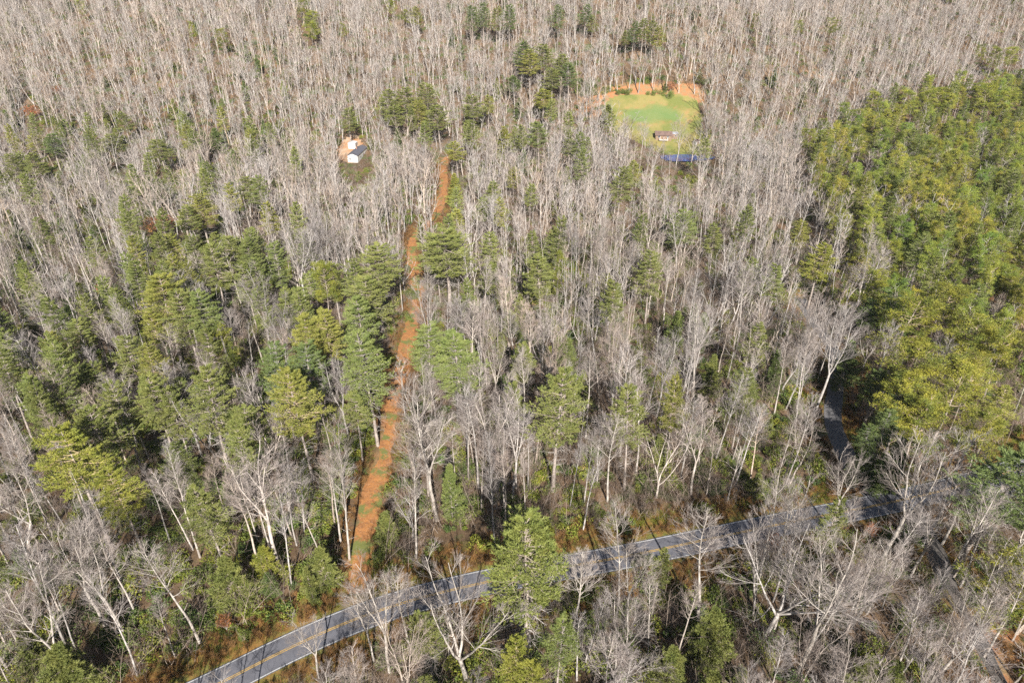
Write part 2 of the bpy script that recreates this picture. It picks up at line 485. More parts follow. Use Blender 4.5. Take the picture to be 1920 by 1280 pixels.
ROAD = smooth_line(px_line([(60, 1460), (200, 1386), (300, 1334), (413, 1281), (520, 1225), (640, 1170), (735, 1136), (831, 1109), (960, 1081), (1090, 1058), (1190, 1040), (1280, 1021), (1380, 1000), (1480, 979), (1580, 960), (1680, 940), (1780, 917), (1880, 889), (2000, 850), (2160, 800), (2400, 740)]))
SIDE = smooth_line(px_line([(1668, 944), (1636, 915), (1600, 874), (1574, 830), (1560, 788), (1563, 745), (1572, 706), (1566, 664), (1545, 628), (1520, 595), (1500, 560)]))
SPUR = smooth_line(px_line([(1700, 935), (1722, 975), (1750, 1030), (1790, 1110), (1836, 1200), (1880, 1290), (1930, 1380)]))
TRACK = smooth_line(px_line([(668, 1112), (674, 1060), (680, 1005), (694, 940), (716, 870), (728, 805), (741, 740), (753, 690), (762, 640), (774, 598), (786, 560), (778, 520), (770, 485), (772, 455), (790, 430), (815, 408), (829, 380), (832, 350), (832, 318), (836, 295)]))

def dist_to(P, x, y):
    """Distance of many points to a polyline."""
    x = np.atleast_1d(x); y = np.atleast_1d(y); A = P[:-1]; B = P[1:]; best = np.full(len(x), 1e9)
    bb = (P.min(0) - 40, P.max(0) + 40)
    idx = np.where((x > bb[0][0]) & (x < bb[1][0]) & (y > bb[0][1]) & (y < bb[1][1]))[0]
    for k in range(0, len(idx), 4000):
        i = idx[k:k + 4000]; p = np.stack([x[i], y[i]], 1)[:, None]
        AB = (B - A)[None]; t = np.clip(((p - A[None]) * AB).sum(2) / (AB ** 2).sum(2), 0, 1)
        best[i] = np.sqrt((((A[None] + AB * t[..., None]) - p) ** 2).sum(2)).min(1)
    return best
def in_poly(poly, x, y):
    x = np.atleast_1d(x); y = np.atleast_1d(y); c = np.zeros(len(x), bool); P = np.asarray(poly)
    for i in range(len(P)):
        (x1, y1), (x2, y2) = P[i - 1], P[i]
        m = ((y1 > y) != (y2 > y)) & (x < (x2 - x1) * (y - y1) / (y2 - y1 + 1e-12) + x1)
        c ^= m
    return c

LAWN = px_line([(1128, 206), (1140, 186), (1160, 178), (1235, 176), (1302, 180), (1312, 205), (1318, 235), (1322, 262), (1330, 288), (1290, 291), (1240, 291), (1215, 275), (1185, 262), (1150, 248), (1130, 230)])
POND = px_line([(1237, 293), (1262, 290), (1300, 291), (1330, 294), (1345, 299), (1325, 304), (1280, 306), (1245, 304)])
YARD = px_line([(634, 296), (630, 283), (640, 268), (654, 256), (664, 250), (676, 262), (684, 280), (676, 300), (660, 307), (644, 304)])
PATCH = px_line([(1858, 1205), (1930, 1190), (1990, 1300), (1880, 1300)])

# ------------------------------------------------------------------ ground sheet
def ground_material():
    m, nt, b = new_mat('forest_floor')
    col = mixc(nt, (0.17, 0.11, 0.065), (0.09, 0.063, 0.038), ramp(nt, noise(nt, 0.35, 6, rough=0.7), 0.35, 0.65))
    col = mixc(nt, col, (0.24, 0.155, 0.09), ramp(nt, noise(nt, 0.05, 4), 0.5, 0.72))
    col = mixc(nt, col, (0.085, 0.105, 0.035), ramp(nt, noise(nt, 0.11, 5, rough=0.65), 0.52, 0.62))
    def attr(n):
        a = N(nt, 'ShaderNodeAttribute'); a.attribute_name = n; return a.outputs['Fac']
    def gate(a, nz, lo, hi):
        s = nt.nodes.new('ShaderNodeMath'); s.operation = 'ADD'; nt.links.new(a, s.inputs[0])
        k = nt.nodes.new('ShaderNodeMath'); k.operation = 'MULTIPLY_ADD'; k.inputs[1].default_value = 0.7; k.inputs[2].default_value = -0.35
        nt.links.new(nz, k.inputs[0]); nt.links.new(k.outputs[0], s.inputs[1])
        return ramp(nt, s.outputs[0], lo, hi)
    verge = mixc(nt, (0.26, 0.145, 0.045), (0.15, 0.15, 0.04), ramp(nt, noise(nt, 0.4, 5, rough=0.7), 0.42, 0.6))
    col = mixc(nt, col, verge, gate(attr('verge'), noise(nt, 0.8, 4), 0.35, 0.65))
    clay = mixc(nt, (0.40, 0.18, 0.08), (0.30, 0.20, 0.10), ramp(nt, noise(nt, 0.3, 4), 0.4, 0.6))
    col = mixc(nt, col, clay, gate(attr('clay'), noise(nt, 0.4, 4), 0.35, 0.65))
    nt.links.new(col, b.inputs['Base Color']); b.inputs['Roughness'].default_value = 1.0
    b.inputs['Specular IOR Level'].default_value = 0.1
    bp = nt.nodes.new('ShaderNodeBump'); bp.inputs['Strength'].default_value = 0.6; bp.inputs['Distance'].default_value = 0.3
    nt.links.new(noise(nt, 1.6, 6, rough=0.7), bp.inputs['Height']); nt.links.new(bp.outputs[0], b.inputs['Normal'])
    return m

def build_ground():
    ax = lambda inner, outs: np.unique(np.concatenate([inner, outs]))
    xs = ax(np.arange(-480, 481, 4.0), np.concatenate([np.arange(-3000, -480, 60.0), np.arange(540, 3001, 60.0)]))
    ys = ax(np.arange(0, 841, 4.0), np.concatenate([np.arange(-600, 0, 60.0), np.arange(900, 4201, 60.0)]))
    X, Y = np.meshgrid(xs, ys, indexing='ij'); Z = height(X, Y)
    nx, ny = len(xs), len(ys); i, j = np.meshgrid(np.arange(nx - 1), np.arange(ny - 1), indexing='ij')
    a = (i * ny + j).ravel(); Q = np.stack([a, a + ny, a + ny + 1, a + 1], 1)
    me = mesh_np('ground', np.stack([X, Y, Z], -1), Q, mats=(ground_material(),), smooth=True)
    x, y = X.ravel(), Y.ravel()
    d = np.minimum(dist_to(ROAD, x, y) - 2, dist_to(SIDE, x, y) + 1)
    d = np.minimum(d, dist_to(SPUR, x, y)); dt = dist_to(TRACK, x, y)
    verge = np.clip(1.25 - d / 11, 0, 1)
    clay = np.clip(1.1 - dt / 7.0, 0, 1) * 0.6
    yc = YARD.mean(0); clay = np.maximum(clay, np.clip(1.2 - np.hypot(x - yc[0], y - yc[1]) / 11, 0, 1))
    lc = px_line([(1110, 200), (1140, 183), (1200, 176), (1290, 176)])
    clay = np.maximum(clay, np.clip(1.4 - dist_to(lc, x, y) / 12, 0, 1))
    for (u, v, r0) in ((1905, 575, 9), (1912, 450, 8), (1890, 1240, 10), (1912, 350, 6)):
        px, py = land(u, v); clay = np.maximum(clay, np.clip(1.5 - np.hypot(x - px, y - py) / r0, 0, 1))
    for nm, val in (('verge', verge), ('clay', clay)):
        at = me.attributes.new(nm, 'FLOAT', 'POINT'); at.data.foreach_set('value', val.astype(np.float32))
    return tag(link('ground', me), 'leaf-littered forest floor rising to a wooded hillside', kind='structure')
build_ground()

def surf_z(x, y):
    """Height of the ground SHEET (bilinear over its 4 m grid)."""
    x = np.asarray(x, float); y = np.asarray(y, float); s = 4.0
    x0 = np.floor(x / s) * s; y0 = np.floor(y / s) * s; fx = (x - x0) / s; fy = (y - y0) / s
    return (height(x0, y0) * (1 - fx) * (1 - fy) + height(x0 + s, y0) * fx * (1 - fy) + height(x0, y0 + s) * (1 - fx) * fy + height(x0 + s, y0 + s) * fx * fy)

def strip(name, P, offs, lift, mat, rag=0.0, seed=0, wmul=None):
    """A ribbon along P; offs are the cross offsets in metres."""
    T = np.gradient(P, axis=0); T /= np.linalg.norm(T, axis=1, keepdims=True); Nn = np.stack([-T[:, 1], T[:, 0]], 1)
    r = np.random.default_rng(seed); O = np.repeat(np.array(offs, float)[None], len(P), 0)
    if wmul is not None: O = O * wmul[:, None]
    if rag:
        e = r.normal(size=(len(P), 2)) * rag; e = (e + np.roll(e, 1, 0) + np.roll(e, 2, 0)) / 1.7
        O[:, 0] += e[:, 0]; O[:, -1] += e[:, 1]
    V = P[:, None] + Nn[:, None] * O[..., None]
    Z = surf_z(V[..., 0], V[..., 1]) + lift
    n, k = O.shape; i, j = np.meshgrid(np.arange(n - 1), np.arange(k - 1), indexing='ij'); a = (i * k + j).ravel()
    return mesh_np(name, np.concatenate([V, Z[..., None]], -1), np.stack([a, a + 1, a + k + 1, a + k], 1), mats=(mat,), smooth=True)

def asphalt(name, c1, c2):
    m, nt, b = new_mat(name)
    col = mixc(nt, c1, c2, ramp(nt, noise(nt, 0.5, 6, rough=0.7), 0.38, 0.62))
    col = mixc(nt, col, tuple(c * 0.8 for c in c1), ramp(nt, noise(nt, 3.0, 4), 0.55, 0.8))
    nt.links.new(col, b.inputs['Base Color']); b.inputs['Roughness'].default_value = 0.75
    return m
road_mat = asphalt('grey_asphalt', (0.145, 0.145, 0.16), (0.105, 0.105, 0.118))
old_mat = asphalt('worn_asphalt', (0.15, 0.145, 0.145), (0.10, 0.097, 0.095))
white_paint = simple('white_road_paint', (0.62, 0.62, 0.60), 0.6, n=((0.45, 0.45, 0.43), 2.0))
yellow_paint = simple('yellow_road_paint', (0.60, 0.36, 0.06), 0.6, n=((0.42, 0.28, 0.08), 2.0))
LIFT = 0.12
road = tag(link('road', strip('road', ROAD, (-3.1, -1.6, 0, 1.6, 3.1), LIFT, road_mat)), 'two-lane grey asphalt road with a double yellow centre line', kind='structure')
for o, m, nm in ((-2.85, white_paint, 'edge_line'), (2.85, white_paint, 'edge_line'), (-0.16, yellow_paint, 'centre_line'), (0.16, yellow_paint, 'centre_line')):
    w = 0.075 if m is white_paint else 0.07
    link(nm, strip(nm, ROAD, (o - w, o + w), LIFT + 0.012, m), road)
tag(link('side_road', strip('side_road', SIDE, (-2.0, 0, 2.0), LIFT - 0.03, old_mat, 0.1, 3, 1 + 1.5 * np.exp(-np.arange(len(SIDE)) / 5.0))), 'narrow paved side road climbing into the shade of the woods', kind='structure')
tag(link('driveway', strip('driveway', SPUR, (-1.2, 0, 1.2), LIFT - 0.04, asphalt('gravelly_asphalt', (0.135, 0.12, 0.105), (0.085, 0.075, 0.065)), 0.25, 4, 1 + 1.6 * np.exp(-np.arange(len(SPUR)) / 5.0))), 'worn grey driveway leaving the road junction towards the bottom right', kind='structure')

def track_material():
    m, nt, b = new_mat('orange_leaf_litter')
    col = mixc(nt, (0.44, 0.19, 0.055), (0.24, 0.105, 0.038), ramp(nt, noise(nt, 0.8, 6, rough=0.75), 0.38, 0.62))
    col = mixc(nt, col, (0.50, 0.28, 0.13), ramp(nt, noise(nt, 2.5, 4), 0.55, 0.75))
    col = mixc(nt, col, (0.15, 0.16, 0.04), ramp(nt, noise(nt, 0.16, 6, rough=0.7), 0.51, 0.58))
    nt.links.new(col, b.inputs['Base Color']); b.inputs['Roughness'].default_value = 0.95
    bp = nt.nodes.new('ShaderNodeBump'); bp.inputs['Strength'].default_value = 0.5; bp.inputs['Distance'].default_value = 0.15
    nt.links.new(noise(nt, 2.5, 5), bp.inputs['Height']); nt.links.new(bp.outputs[0], b.inputs['Normal'])
    return m
tag(link('track', strip('track', TRACK, (-2.1, -1.0, 0, 1.0, 2.1), 0.07, track_material(), 0.55, 5, 1 + 0.22 * np.sin(np.arange(len(TRACK)) / 5.0) + 0.12 * np.sin(np.arange(len(TRACK)) / 1.9))), 'orange leaf-covered track cut straight through the woods', kind='structure')

def sheet(name, poly, lift, mat, step=3.0, flat=None):
    """A fine grid cut to a polygon, lying on the ground."""
    P = np.asarray(poly); lo, hi = P.min(0) - step, P.max(0) + step
    xs, ys = np.arange(lo[0], hi[0], step), np.arange(lo[1], hi[1], step)
    X, Y = np.meshgrid(xs, ys, indexing='ij'); Z = (surf_z(X, Y) if flat is None else np.full(X.shape, flat)) + lift
    nx, ny = X.shape; i, j = np.meshgrid(np.arange(nx - 1), np.arange(ny - 1), indexing='ij'); a = (i * ny + j).ravel()
    keep = in_poly(P, (X[:-1, :-1] + step / 2).ravel(), (Y[:-1, :-1] + step / 2).ravel())
    Q = np.stack([a, a + ny, a + ny + 1, a + 1], 1)[keep]
    used, inv = np.unique(Q, return_inverse=True)
    return mesh_np(name, np.stack([X, Y, Z], -1).reshape(-1, 3)[used], inv.reshape(-1, 4), mats=(mat,), smooth=True)

def lawn_material():
    m, nt, b = new_mat('mown_lawn')
    col = mixc(nt, (0.16, 0.175, 0.04), (0.27, 0.22, 0.07), ramp(nt, noise(nt, 0.09, 4), 0.42, 0.62))
    a = N(nt, 'ShaderNodeAttribute'); a.attribute_name = 'green'
    col = mixc(nt, col, (0.125, 0.20, 0.06), a.outputs['Fac'])
    a2 = N(nt, 'ShaderNodeAttribute'); a2.attribute_name = 'clay'
    col = mixc(nt, col, (0.38, 0.18, 0.085), a2.outputs['Fac'])
    nt.links.new(col, b.inputs['Base Color']); b.inputs['Roughness'].default_value = 0.9
    return m
lm = sheet('lawn', smooth_line(np.concatenate([LAWN, LAWN[:1]]), 2.0), 0.10, lawn_material(), 1.5)
co = np.empty(len(lm.vertices) * 3, np.float32); lm.vertices.foreach_get('co', co); co = co.reshape(-1, 3)
u_, v_, _d = project(co[:, 0], co[:, 1], co[:, 2])
gx, gy = land(1225, 216); ax_, ay_ = land(1290, 216); bx_, by_ = land(1225, 200)
rr = np.hypot((co[:, 0] - gx) / (ax_ - gx), (co[:, 1] - gy) / (by_ - gy)); rr += 0.22 * np.sin(co[:, 0] / 7 + 1) * np.sin(co[:, 1] / 9) + 0.15 * np.sin(co[:, 0] / 3.1 + co[:, 1] / 4) + 0.25 * rng.random(len(co)) - 0.05
nz = rng.random(len(co))
for nm, val in (('green', np.clip((1.2 - rr) / 0.5, 0, 1) * 0.75), ('clay', np.maximum(np.clip((0.12 - np.abs(rr - 1.25)) / 0.15, 0, 1) * 0.5 * (nz > .3), np.clip((co[:, 1] - by_ - 33 + 0.10 * (co[:, 0] - gx)) / 14, 0, 1)))):
    at = lm.attributes.new(nm, 'FLOAT', 'POINT'); at.data.foreach_set('value', val.astype(np.float32))
tag(link('lawn', lm), 'bright green mown clearing with a ring of orange clay behind it', kind='structure')
m, nt, b = new_mat('pond_water'); b.inputs['Base Color'].default_value = (0.012, 0.07, 0.26, 1); b.inputs['Roughness'].default_value = 0.08
b.inputs['Specular IOR Level'].default_value = 0.8
bp = nt.nodes.new('ShaderNodeBump'); bp.inputs['Strength'].default_value = 0.25; nt.links.new(noise(nt, 1.5, 3), bp.inputs['Height']); nt.links.new(bp.outputs[0], b.inputs['Normal'])
pp = smooth_line(np.concatenate([POND, POND[:1]]), 2.0)
tag(link('pond', sheet('pond', pp, 0.0, m, 1.5, flat=float(surf_z(pp[:, 0], pp[:, 1]).max()) + 0.12)), 'small deep blue pond seen through bare trunks below the clearing', kind='structure')
tag(link('yard', sheet('yard', smooth_line(np.concatenate([YARD, YARD[:1]]), 2.0), 0.08, simple('sandy_yard', (0.42, 0.32, 0.22), 0.95, n=((0.36, 0.18, 0.08), 0.2)), 1.5)), 'sandy tan yard with orange clay edge round the white house', kind='structure')

# ------------------------------------------------------------------ buildings and pole
def box_faces(g, x0, x1, y0, y1, z0, z1, m=0):
    v = [(x0, y0, z0), (x1, y0, z0), (x1, y1, z0), (x0, y1, z0), (x0, y0, z1), (x1, y0, z1), (x1, y1, z1), (x0, y1, z1)]
    g.add(v, [(0, 3, 2, 1), (4, 5, 6, 7), (0, 1, 5, 4), (1, 2, 6, 5), (2, 3, 7, 6), (3, 0, 4, 7)], m=m)
siding = simple('white_siding', (0.66, 0.645, 0.61), 0.6, n=((0.60, 0.585, 0.55), 1.0))
roof_grey = simple('grey_shingles', (0.085, 0.085, 0.105), 0.85, n=((0.12, 0.12, 0.14), 1.2))
roof_brown = simple('brown_shingles', (0.13, 0.085, 0.07), 0.85, n=((0.19, 0.125, 0.10), 0.8))
tin = simple('pale_tin_roof', (0.62, 0.64, 0.68), 0.45, 0.3, n=((0.5, 0.52, 0.56), 0.8))
wood_wall = simple('brown_board_wall', (0.26, 0.18, 0.12), 0.8, n=((0.20, 0.13, 0.08), 2.0))
glass = simple('dark_window_glass', (0.03, 0.035, 0.045), 0.15)
trim = simple('white_trim', (0.82, 0.81, 0.78), 0.5)

def gabled(name, L, W, h, rise, wallm, roofm, over, wins, door, chimney=False, door_side=-1):
    """A house along its own x; the gable end at -L/2. wins: (side, x, z, w, h)."""
    e = bpy.data.objects.new(name, None); C.objects.link(e)
    g = Geo(); x0, x1, y0, y1 = -L / 2, L / 2, -W / 2, W / 2
    v = [(x0, y0, -1.0), (x1, y0, -1.0), (x1, y1, -1.0), (x0, y1, -1.0), (x0, y0, h), (x1, y0, h), (x1, y1, h), (x0, y1, h), (x0, 0, h + rise), (x1, 0, h + rise)]
    g.add(v, [(0, 1, 5, 4), (2, 3, 7, 6), (3, 0, 4, 7), (1, 2, 6, 5)], [(4, 8, 7), (5, 6, 9)])
    link('wall', g.mesh('wall', (wallm,)), e)
    g = Geo(); t = 0.16; sl = rise / (W / 2); o = over
    for s in (-1, 1):
        ye = s * (W / 2 + o); ze = h - sl * o
        a = [(x0 - o, ye, ze), (x1 + o, ye, ze), (x1 + o, 0, h + rise), (x0 - o, 0, h + rise)]
        up = [(p[0], p[1], p[2] + t) for p in a]; lo = [(p[0], p[1], p[2] + 0.01) for p in a]
        g.add(up + lo, [(0, 1, 2, 3), (7, 6, 5, 4), (0, 4, 5, 1), (0, 3, 7, 4), (1, 5, 6, 2)])
    rf = link('roof', g.mesh('roof', (roofm,)), e)
    if chimney:
        g = Geo(); box_faces(g, 1.2, 1.8, 0.5, 1.1, h, h + rise + 0.9); link('chimney', g.mesh('chimney', (simple('brick_chimney', (0.36, 0.20, 0.15), 0.9),)), rf)
    for (side, x, z, w, hh) in wins:
        f = Geo(); p = Geo(); q = 0.07
        if side == 'g':
            box_faces(f, x0 - 0.06, x0 - 0.003, x - w / 2 - q, x + w / 2 + q, z - q, z + hh + q); box_faces(p, x0 - 0.075, x0 - 0.063, x - w / 2, x + w / 2, z, z + hh)
        else:
            s = y0 if side == 'f' else y1; d = -1 if side == 'f' else 1
            ya, yb = sorted((s + d * 0.003, s + d * 0.06)); box_faces(f, x - w / 2 - q, x + w / 2 + q, ya, yb, z - q, z + hh + q)
            ya, yb = sorted((s + d * 0.063, s + d * 0.075)); box_faces(p, x - w / 2, x + w / 2, ya, yb, z, z + hh)
        fo = link('window', f.mesh('window', (trim,)), e); link('pane', p.mesh('pane', (glass,)), fo)
    if door is not None:
        g = Geo(); s = y0 if door_side < 0 else y1; ya, yb = sorted((s + door_side * 0.003, s + door_side * 0.07)); box_faces(g, door - 0.5, door + 0.5, ya, yb, 0, 2.1)
        link('door', g.mesh('door', (simple('house_door', (0.16, 0.08, 0.05), 0.6),)), e)
    return e
def put(e, u, v, rot, dz=0.0):
    x, y = land(u, v); e.location = (x, y, float(surf_z(x, y)) + dz); e.rotation_euler = (0, 0, rot); return e
# long white house: axis runs away to the upper right
hx, hy = land(662, 305); kx, ky = land(680, 279)
ang = math.atan2(ky - hy, kx - hx)
house = gabled('house', 18.0, 5.6, 3.6, 1.1, siding, roof_grey, 0.25, [('f', -4, 1.0, 1.0, 1.2), ('f', 0, 1.0, 1.4, 1.2), ('f', 4.5, 1.0, 1.0, 1.2), ('b', -5, 1.0, 1.0, 1.2), ('b', 4, 1.0, 1.0, 1.2), ('g', 1.4, 1.3, 0.7, 0.9)], 2.4, chimney=True)
house.location = (hx + math.cos(ang) * 9.0, hy + math.sin(ang) * 9.0, float(surf_z(hx, hy)) + 0.1); house.rotation_euler = (0, 0, ang)
tag(house, 'long white house with grey gabled roof in the small sandy clearing', 'house')
shed = gabled('shed', 4.2, 4.2, 2.6, 0.4, siding, simple('white_metal_roof', (0.62, 0.62, 0.62), 0.4), 0.15, [('b', 1.2, 1.2, 0.8, 0.8)], 0.0, door_side=-1)
put(shed, 662, 276, ang)
tag(shed, 'small flat white outbuilding behind the grey-roofed house', 'shed')
cabin = gabled('cabin', 9.0, 6.0, 2.4, 1.5, wood_wall, roof_brown, 0.5, [('f', -2.6, 0.9, 1.1, 1.0), ('f', 2.4, 0.9, 1.1, 1.0), ('g', 0, 0.9, 0.8, 1.0)], 0.2)
put(cabin, 1243, 259, R(-6))
g = Geo(); box_faces(g, -2.4, 2.4, -5.0, -3.05, -0.2, 0.15)
pc = link('porch', g.mesh('porch', (simple('porch_boards', (0.55, 0.48, 0.40), 0.8),)), cabin)
g = Geo()
for x in (-2.2, 0.0, 2.2):
    g = Geo(); box_faces(g, x - 0.08, x + 0.08, -4.9, -4.74, 0.152, 2.0); link('post', g.mesh('post', (trim,)), pc)
tag(cabin, 'brown-roofed cabin standing at the foot of the green clearing', 'cabin')
lean = gabled('shed', 4.6, 4.4, 2.3, 0.5, wood_wall, tin, 0.25, [('f', 1.2, 0.9, 0.8, 0.8)], -0.8)
put(lean, 1262, 257, R(-6)); tag(lean, 'small pale tin-roofed shed right beside the brown-roofed cabin', 'shed')
hut = gabled('shed', 2.8, 2.4, 1.9, 0.6, siding, roof_brown, 0.2, [('g', 0, 1.0, 0.6, 0.6)], 0.3)
put(hut, 1305, 270, R(30)); tag(hut, 'tiny white-walled shed at the shaded right edge of the clearing', 'shed')

x, y = land(1183, 254); e = bpy.data.objects.new('utility_pole', None); C.objects.link(e); e.location = (x, y, float(surf_z(x, y)))
g = Geo(); g.tubes(np.array([[[0, 0, -0.5], [0, 0, 4], [0, 0, 9.5]]], float), np.array([[0.18, 0.16, 0.13]]), 8); link('pole', g.mesh('pole', (simple('creosoted_wood', (0.10, 0.075, 0.055), 0.9),)), e)
g = Geo(); box_faces(g, -1.1, 1.1, -0.07, 0.07, 8.5, 8.66); link('crossarm', g.mesh('crossarm', (simple('crossarm_wood', (0.16, 0.12, 0.09), 0.9),)), e)
tag(e, 'dark wooden utility pole standing in the green clearing', 'utility pole')

# ------------------------------------------------------------------ what grows where (photo pixels give the ground points)
CLEAR = [   # photo areas no tree may stand in front of, and the chance that one there is left out
    (np.array([(290, 1300), (366, 1255), (517, 1180), (640, 1130), (720, 1135), (700, 1175), (560, 1250), (480, 1300)]), 0.93),
    (np.array([(740, 1105), (905, 1065), (912, 1118), (770, 1160)]), 0.96),
    (np.array([(1062, 1042), (1290, 995), (1400, 968), (1400, 1008), (1290, 1045), (1090, 1082)]), 0.93),
    (np.array([(634, 262), (690, 256), (686, 306), (644, 308)]), 1.0),
    (np.array([(1160, 182), (1190, 172), (1302, 172), (1304, 245), (1305, 270), (1245, 268), (1228, 254), (1185, 232)]), 0.96),
    (np.array([(1236, 288), (1345, 288), (1345, 306), (1238, 306)]), 0.72),
    (np.array([(1560, 690), (1600, 730), (1575, 790), (1590, 850), (1640, 920), (1600, 930), (1555, 850), (1540, 780)]), 0.82),
    (np.array([(820, 1000), (905, 990), (905, 1075), (790, 1095)]), 0.80),
    (np.array([(1580, 900), (1760, 890), (1880, 850), (1880, 900), (1760, 960), (1620, 970)]), 0.45),
    (np.array([(1860, 1205), (1930, 1195), (1930, 1290), (1880, 1290)]), 0.9),
]
tl = []
for (u, v, w) in [(664, 1100, 22), (672, 1060, 24), (678, 1005, 27), (692, 940, 30), (714, 870, 30), (727, 805, 28), (741, 740, 25), (754, 690, 22), (764, 640, 21), (774, 600, 20), (786, 560, 16), (776, 520, 14), (768, 485, 14), (768, 455, 13), (755, 440, 10)]:
    tl.append((u, v, w))
tl = np.array(tl, float)
for tl, pr in ((tl[:10], 0.80), (tl[9:], 0.35)): CLEAR.append((np.concatenate([np.stack([tl[:, 0] - tl[:, 2], tl[:, 1]], 1), np.stack([tl[:, 0] + tl[:, 2], tl[:, 1]], 1)[::-1]]), pr))
CLEAR.append((np.array([(823, 305), (842, 305), (838, 360), (834, 405), (822, 405), (825, 360)]), 0.97))

CROWNS = []      # crowns of the pines that stand clear of the wood in front of them
def blocked(x, y, h, crown_w, crown_from=0.45):
    """Would a tree here stand in front of one of the open places?"""
    z = surf_z(x, y); hit = np.zeros(len(x)); rnd = rng.random(len(x))
    for t, w in ((0.15, 0.08), (0.35, 0.08), (crown_from, 0.5), (0.6, 0.8), (0.75, 1.0), (0.88, 0.8), (1.0, 0.3)):
        u, v, d = project(x, y, z + h * t); wp = FPX * crown_w * w / d * 0.8
        for s in (-1, 0, 1):
            for poly, p in CLEAR: hit = np.maximum(hit, np.where(in_poly(poly, u + s * wp, v), p, 0))
        for (cu, cv, cr_, cd, p) in CROWNS: hit = np.maximum(hit, np.where((np.hypot(u - cu, (v - cv) * 0.9) < cr_ + wp * 0.5) & (d < cd), p, 0))
    return rnd < hit
def off_limits(x, y, trunk=0.0):
    b = (dist_to(ROAD, x, y) < 5.6 + trunk) | (dist_to(SIDE, x, y) < 3.9) | (dist_to(TRACK, x, y) < 3.6) | (dist_to(SPUR, x, y) < 1.6)
    return b | in_poly(LAWN, x, y) | in_poly(POND, x, y) | in_poly(YARD, x, y)

# --- bare trees that can be told apart: style, foot pixel, row of the top, spread factor, tint
hero_bare = [
    ('straight', 375, 1205, 985, 1.0), ('crooked', 145, 1250, 1035, 1.0), ('slender', 329, 1233, 1119, 1.0), ('forked', 198, 1172, 985, 1.1), ('forked', 235, 1190, 1000, 1.0),
    ('tall', 510, 1040, 870, 1.0), ('tall', 486, 1018, 860, 0.9), ('straight', 70, 1275, 1090, 1.0), ('forked', 20, 1262, 1120, 1.0), ('crooked', 58, 1050, 880, 1.1), ('tall', 15, 1010, 850, 1.0),
    ('forked', 702, 1243, 1102, 0.9), ('forked', 730, 1260, 1075, 0.95), ('straight', 769, 1219, 1031, 0.9), ('slender', 842, 1236, 1145, 0.9),
    ('spreading', 993, 1213, 1078, 1.05), ('slender', 1068, 1223, 994, 1.1), ('straight', 1154, 1169, 951, 0.95), ('forked', 1174, 1172, 1025, 0.95), ('slender', 1214, 1230, 1072, 1.0),
    ('straight', 1307, 1169, 937, 1.15), ('spreading', 1158, 1300, 1172, 1.3), ('spreading', 878, 1280, 1105, 1.25), ('straight', 1424, 1088, 884, 1.0), ('forked', 1481, 1060, 927, 1.0),
    ('forked', 1650, 1051, 828, 1.15), ('forked', 1707, 1082, 935, 1.0), ('tall', 1750, 1130, 904, 1.1), ('forked', 1492, 1266, 1020, 1.1), ('forked', 1625, 1150, 1040, 1.0),
    ('straight', 1545, 732, 564, 0.9), ('straight', 1498, 752, 618, 0.9), ('slender', 1532, 719, 591, 0.9), ('tall', 1471, 853, 746, 1.0), ('straight', 1374, 860, 746, 1.0), ('spreading', 1616, 694, 612, 1.1),
    ('tall', 950, 840, 690, 1.0), ('tall', 985, 810, 650, 1.0), ('straight', 878, 900, 740, 1.0), ('tall', 755, 585, 440, 0.8), ('tall', 803, 640, 490, 0.9),
    ('straight', 780, 1045, 850, 1.0), ('forked', 820, 975, 760, 1.2), ('forked', 800, 870, 700, 1.25), ('straight', 1139, 940, 750, 1.0), ('tall', 1098, 820, 640, 1.0), ('straight', 1300, 760, 560, 1.1),
    ('straight', 655, 1050, 850, 1.0), ('tall', 640, 1020, 830, 1.0), ('tall', 1115, 560, 400, 0.9), ('tall', 1243, 620, 470, 0.9), ('forked', 1560, 1000, 860, 1.1), ('forked', 1590, 1180, 1010, 1.2),
    ('straight', 1800, 1100, 930, 1.1), ('crooked', 1890, 1290, 1180, 1.0), ('slender', 1800, 1250, 1080, 1.1), ('forked', 600, 1275, 1165, 1.1), ('forked', 1740, 1280, 1130, 1.2), ('straight', 1540, 1050, 915, 1.0), ('forked', 1765, 1020, 880, 1.2), ('straight', 1822, 1040, 870, 1.1), ('forked', 1860, 1075, 905, 1.1), ('forked', 1795, 1190, 1020, 1.1), ('tall', 1845, 1230, 1050, 1.1), ('forked', 1450, 1060, 900, 1.0), ('forked', 1266, 318, 222, 1.0), ('tall', 1240, 322, 258, 1.0), ('straight', 1290, 322, 262, 1.0), ('forked', 1326, 300, 205, 1.3), ('forked', 1340, 280, 190, 1.3), ('spreading', 1352, 310, 235, 1.3), ('forked', 1200, 300, 225, 1.0), ('straight', 1165, 290, 212, 1.1),
]
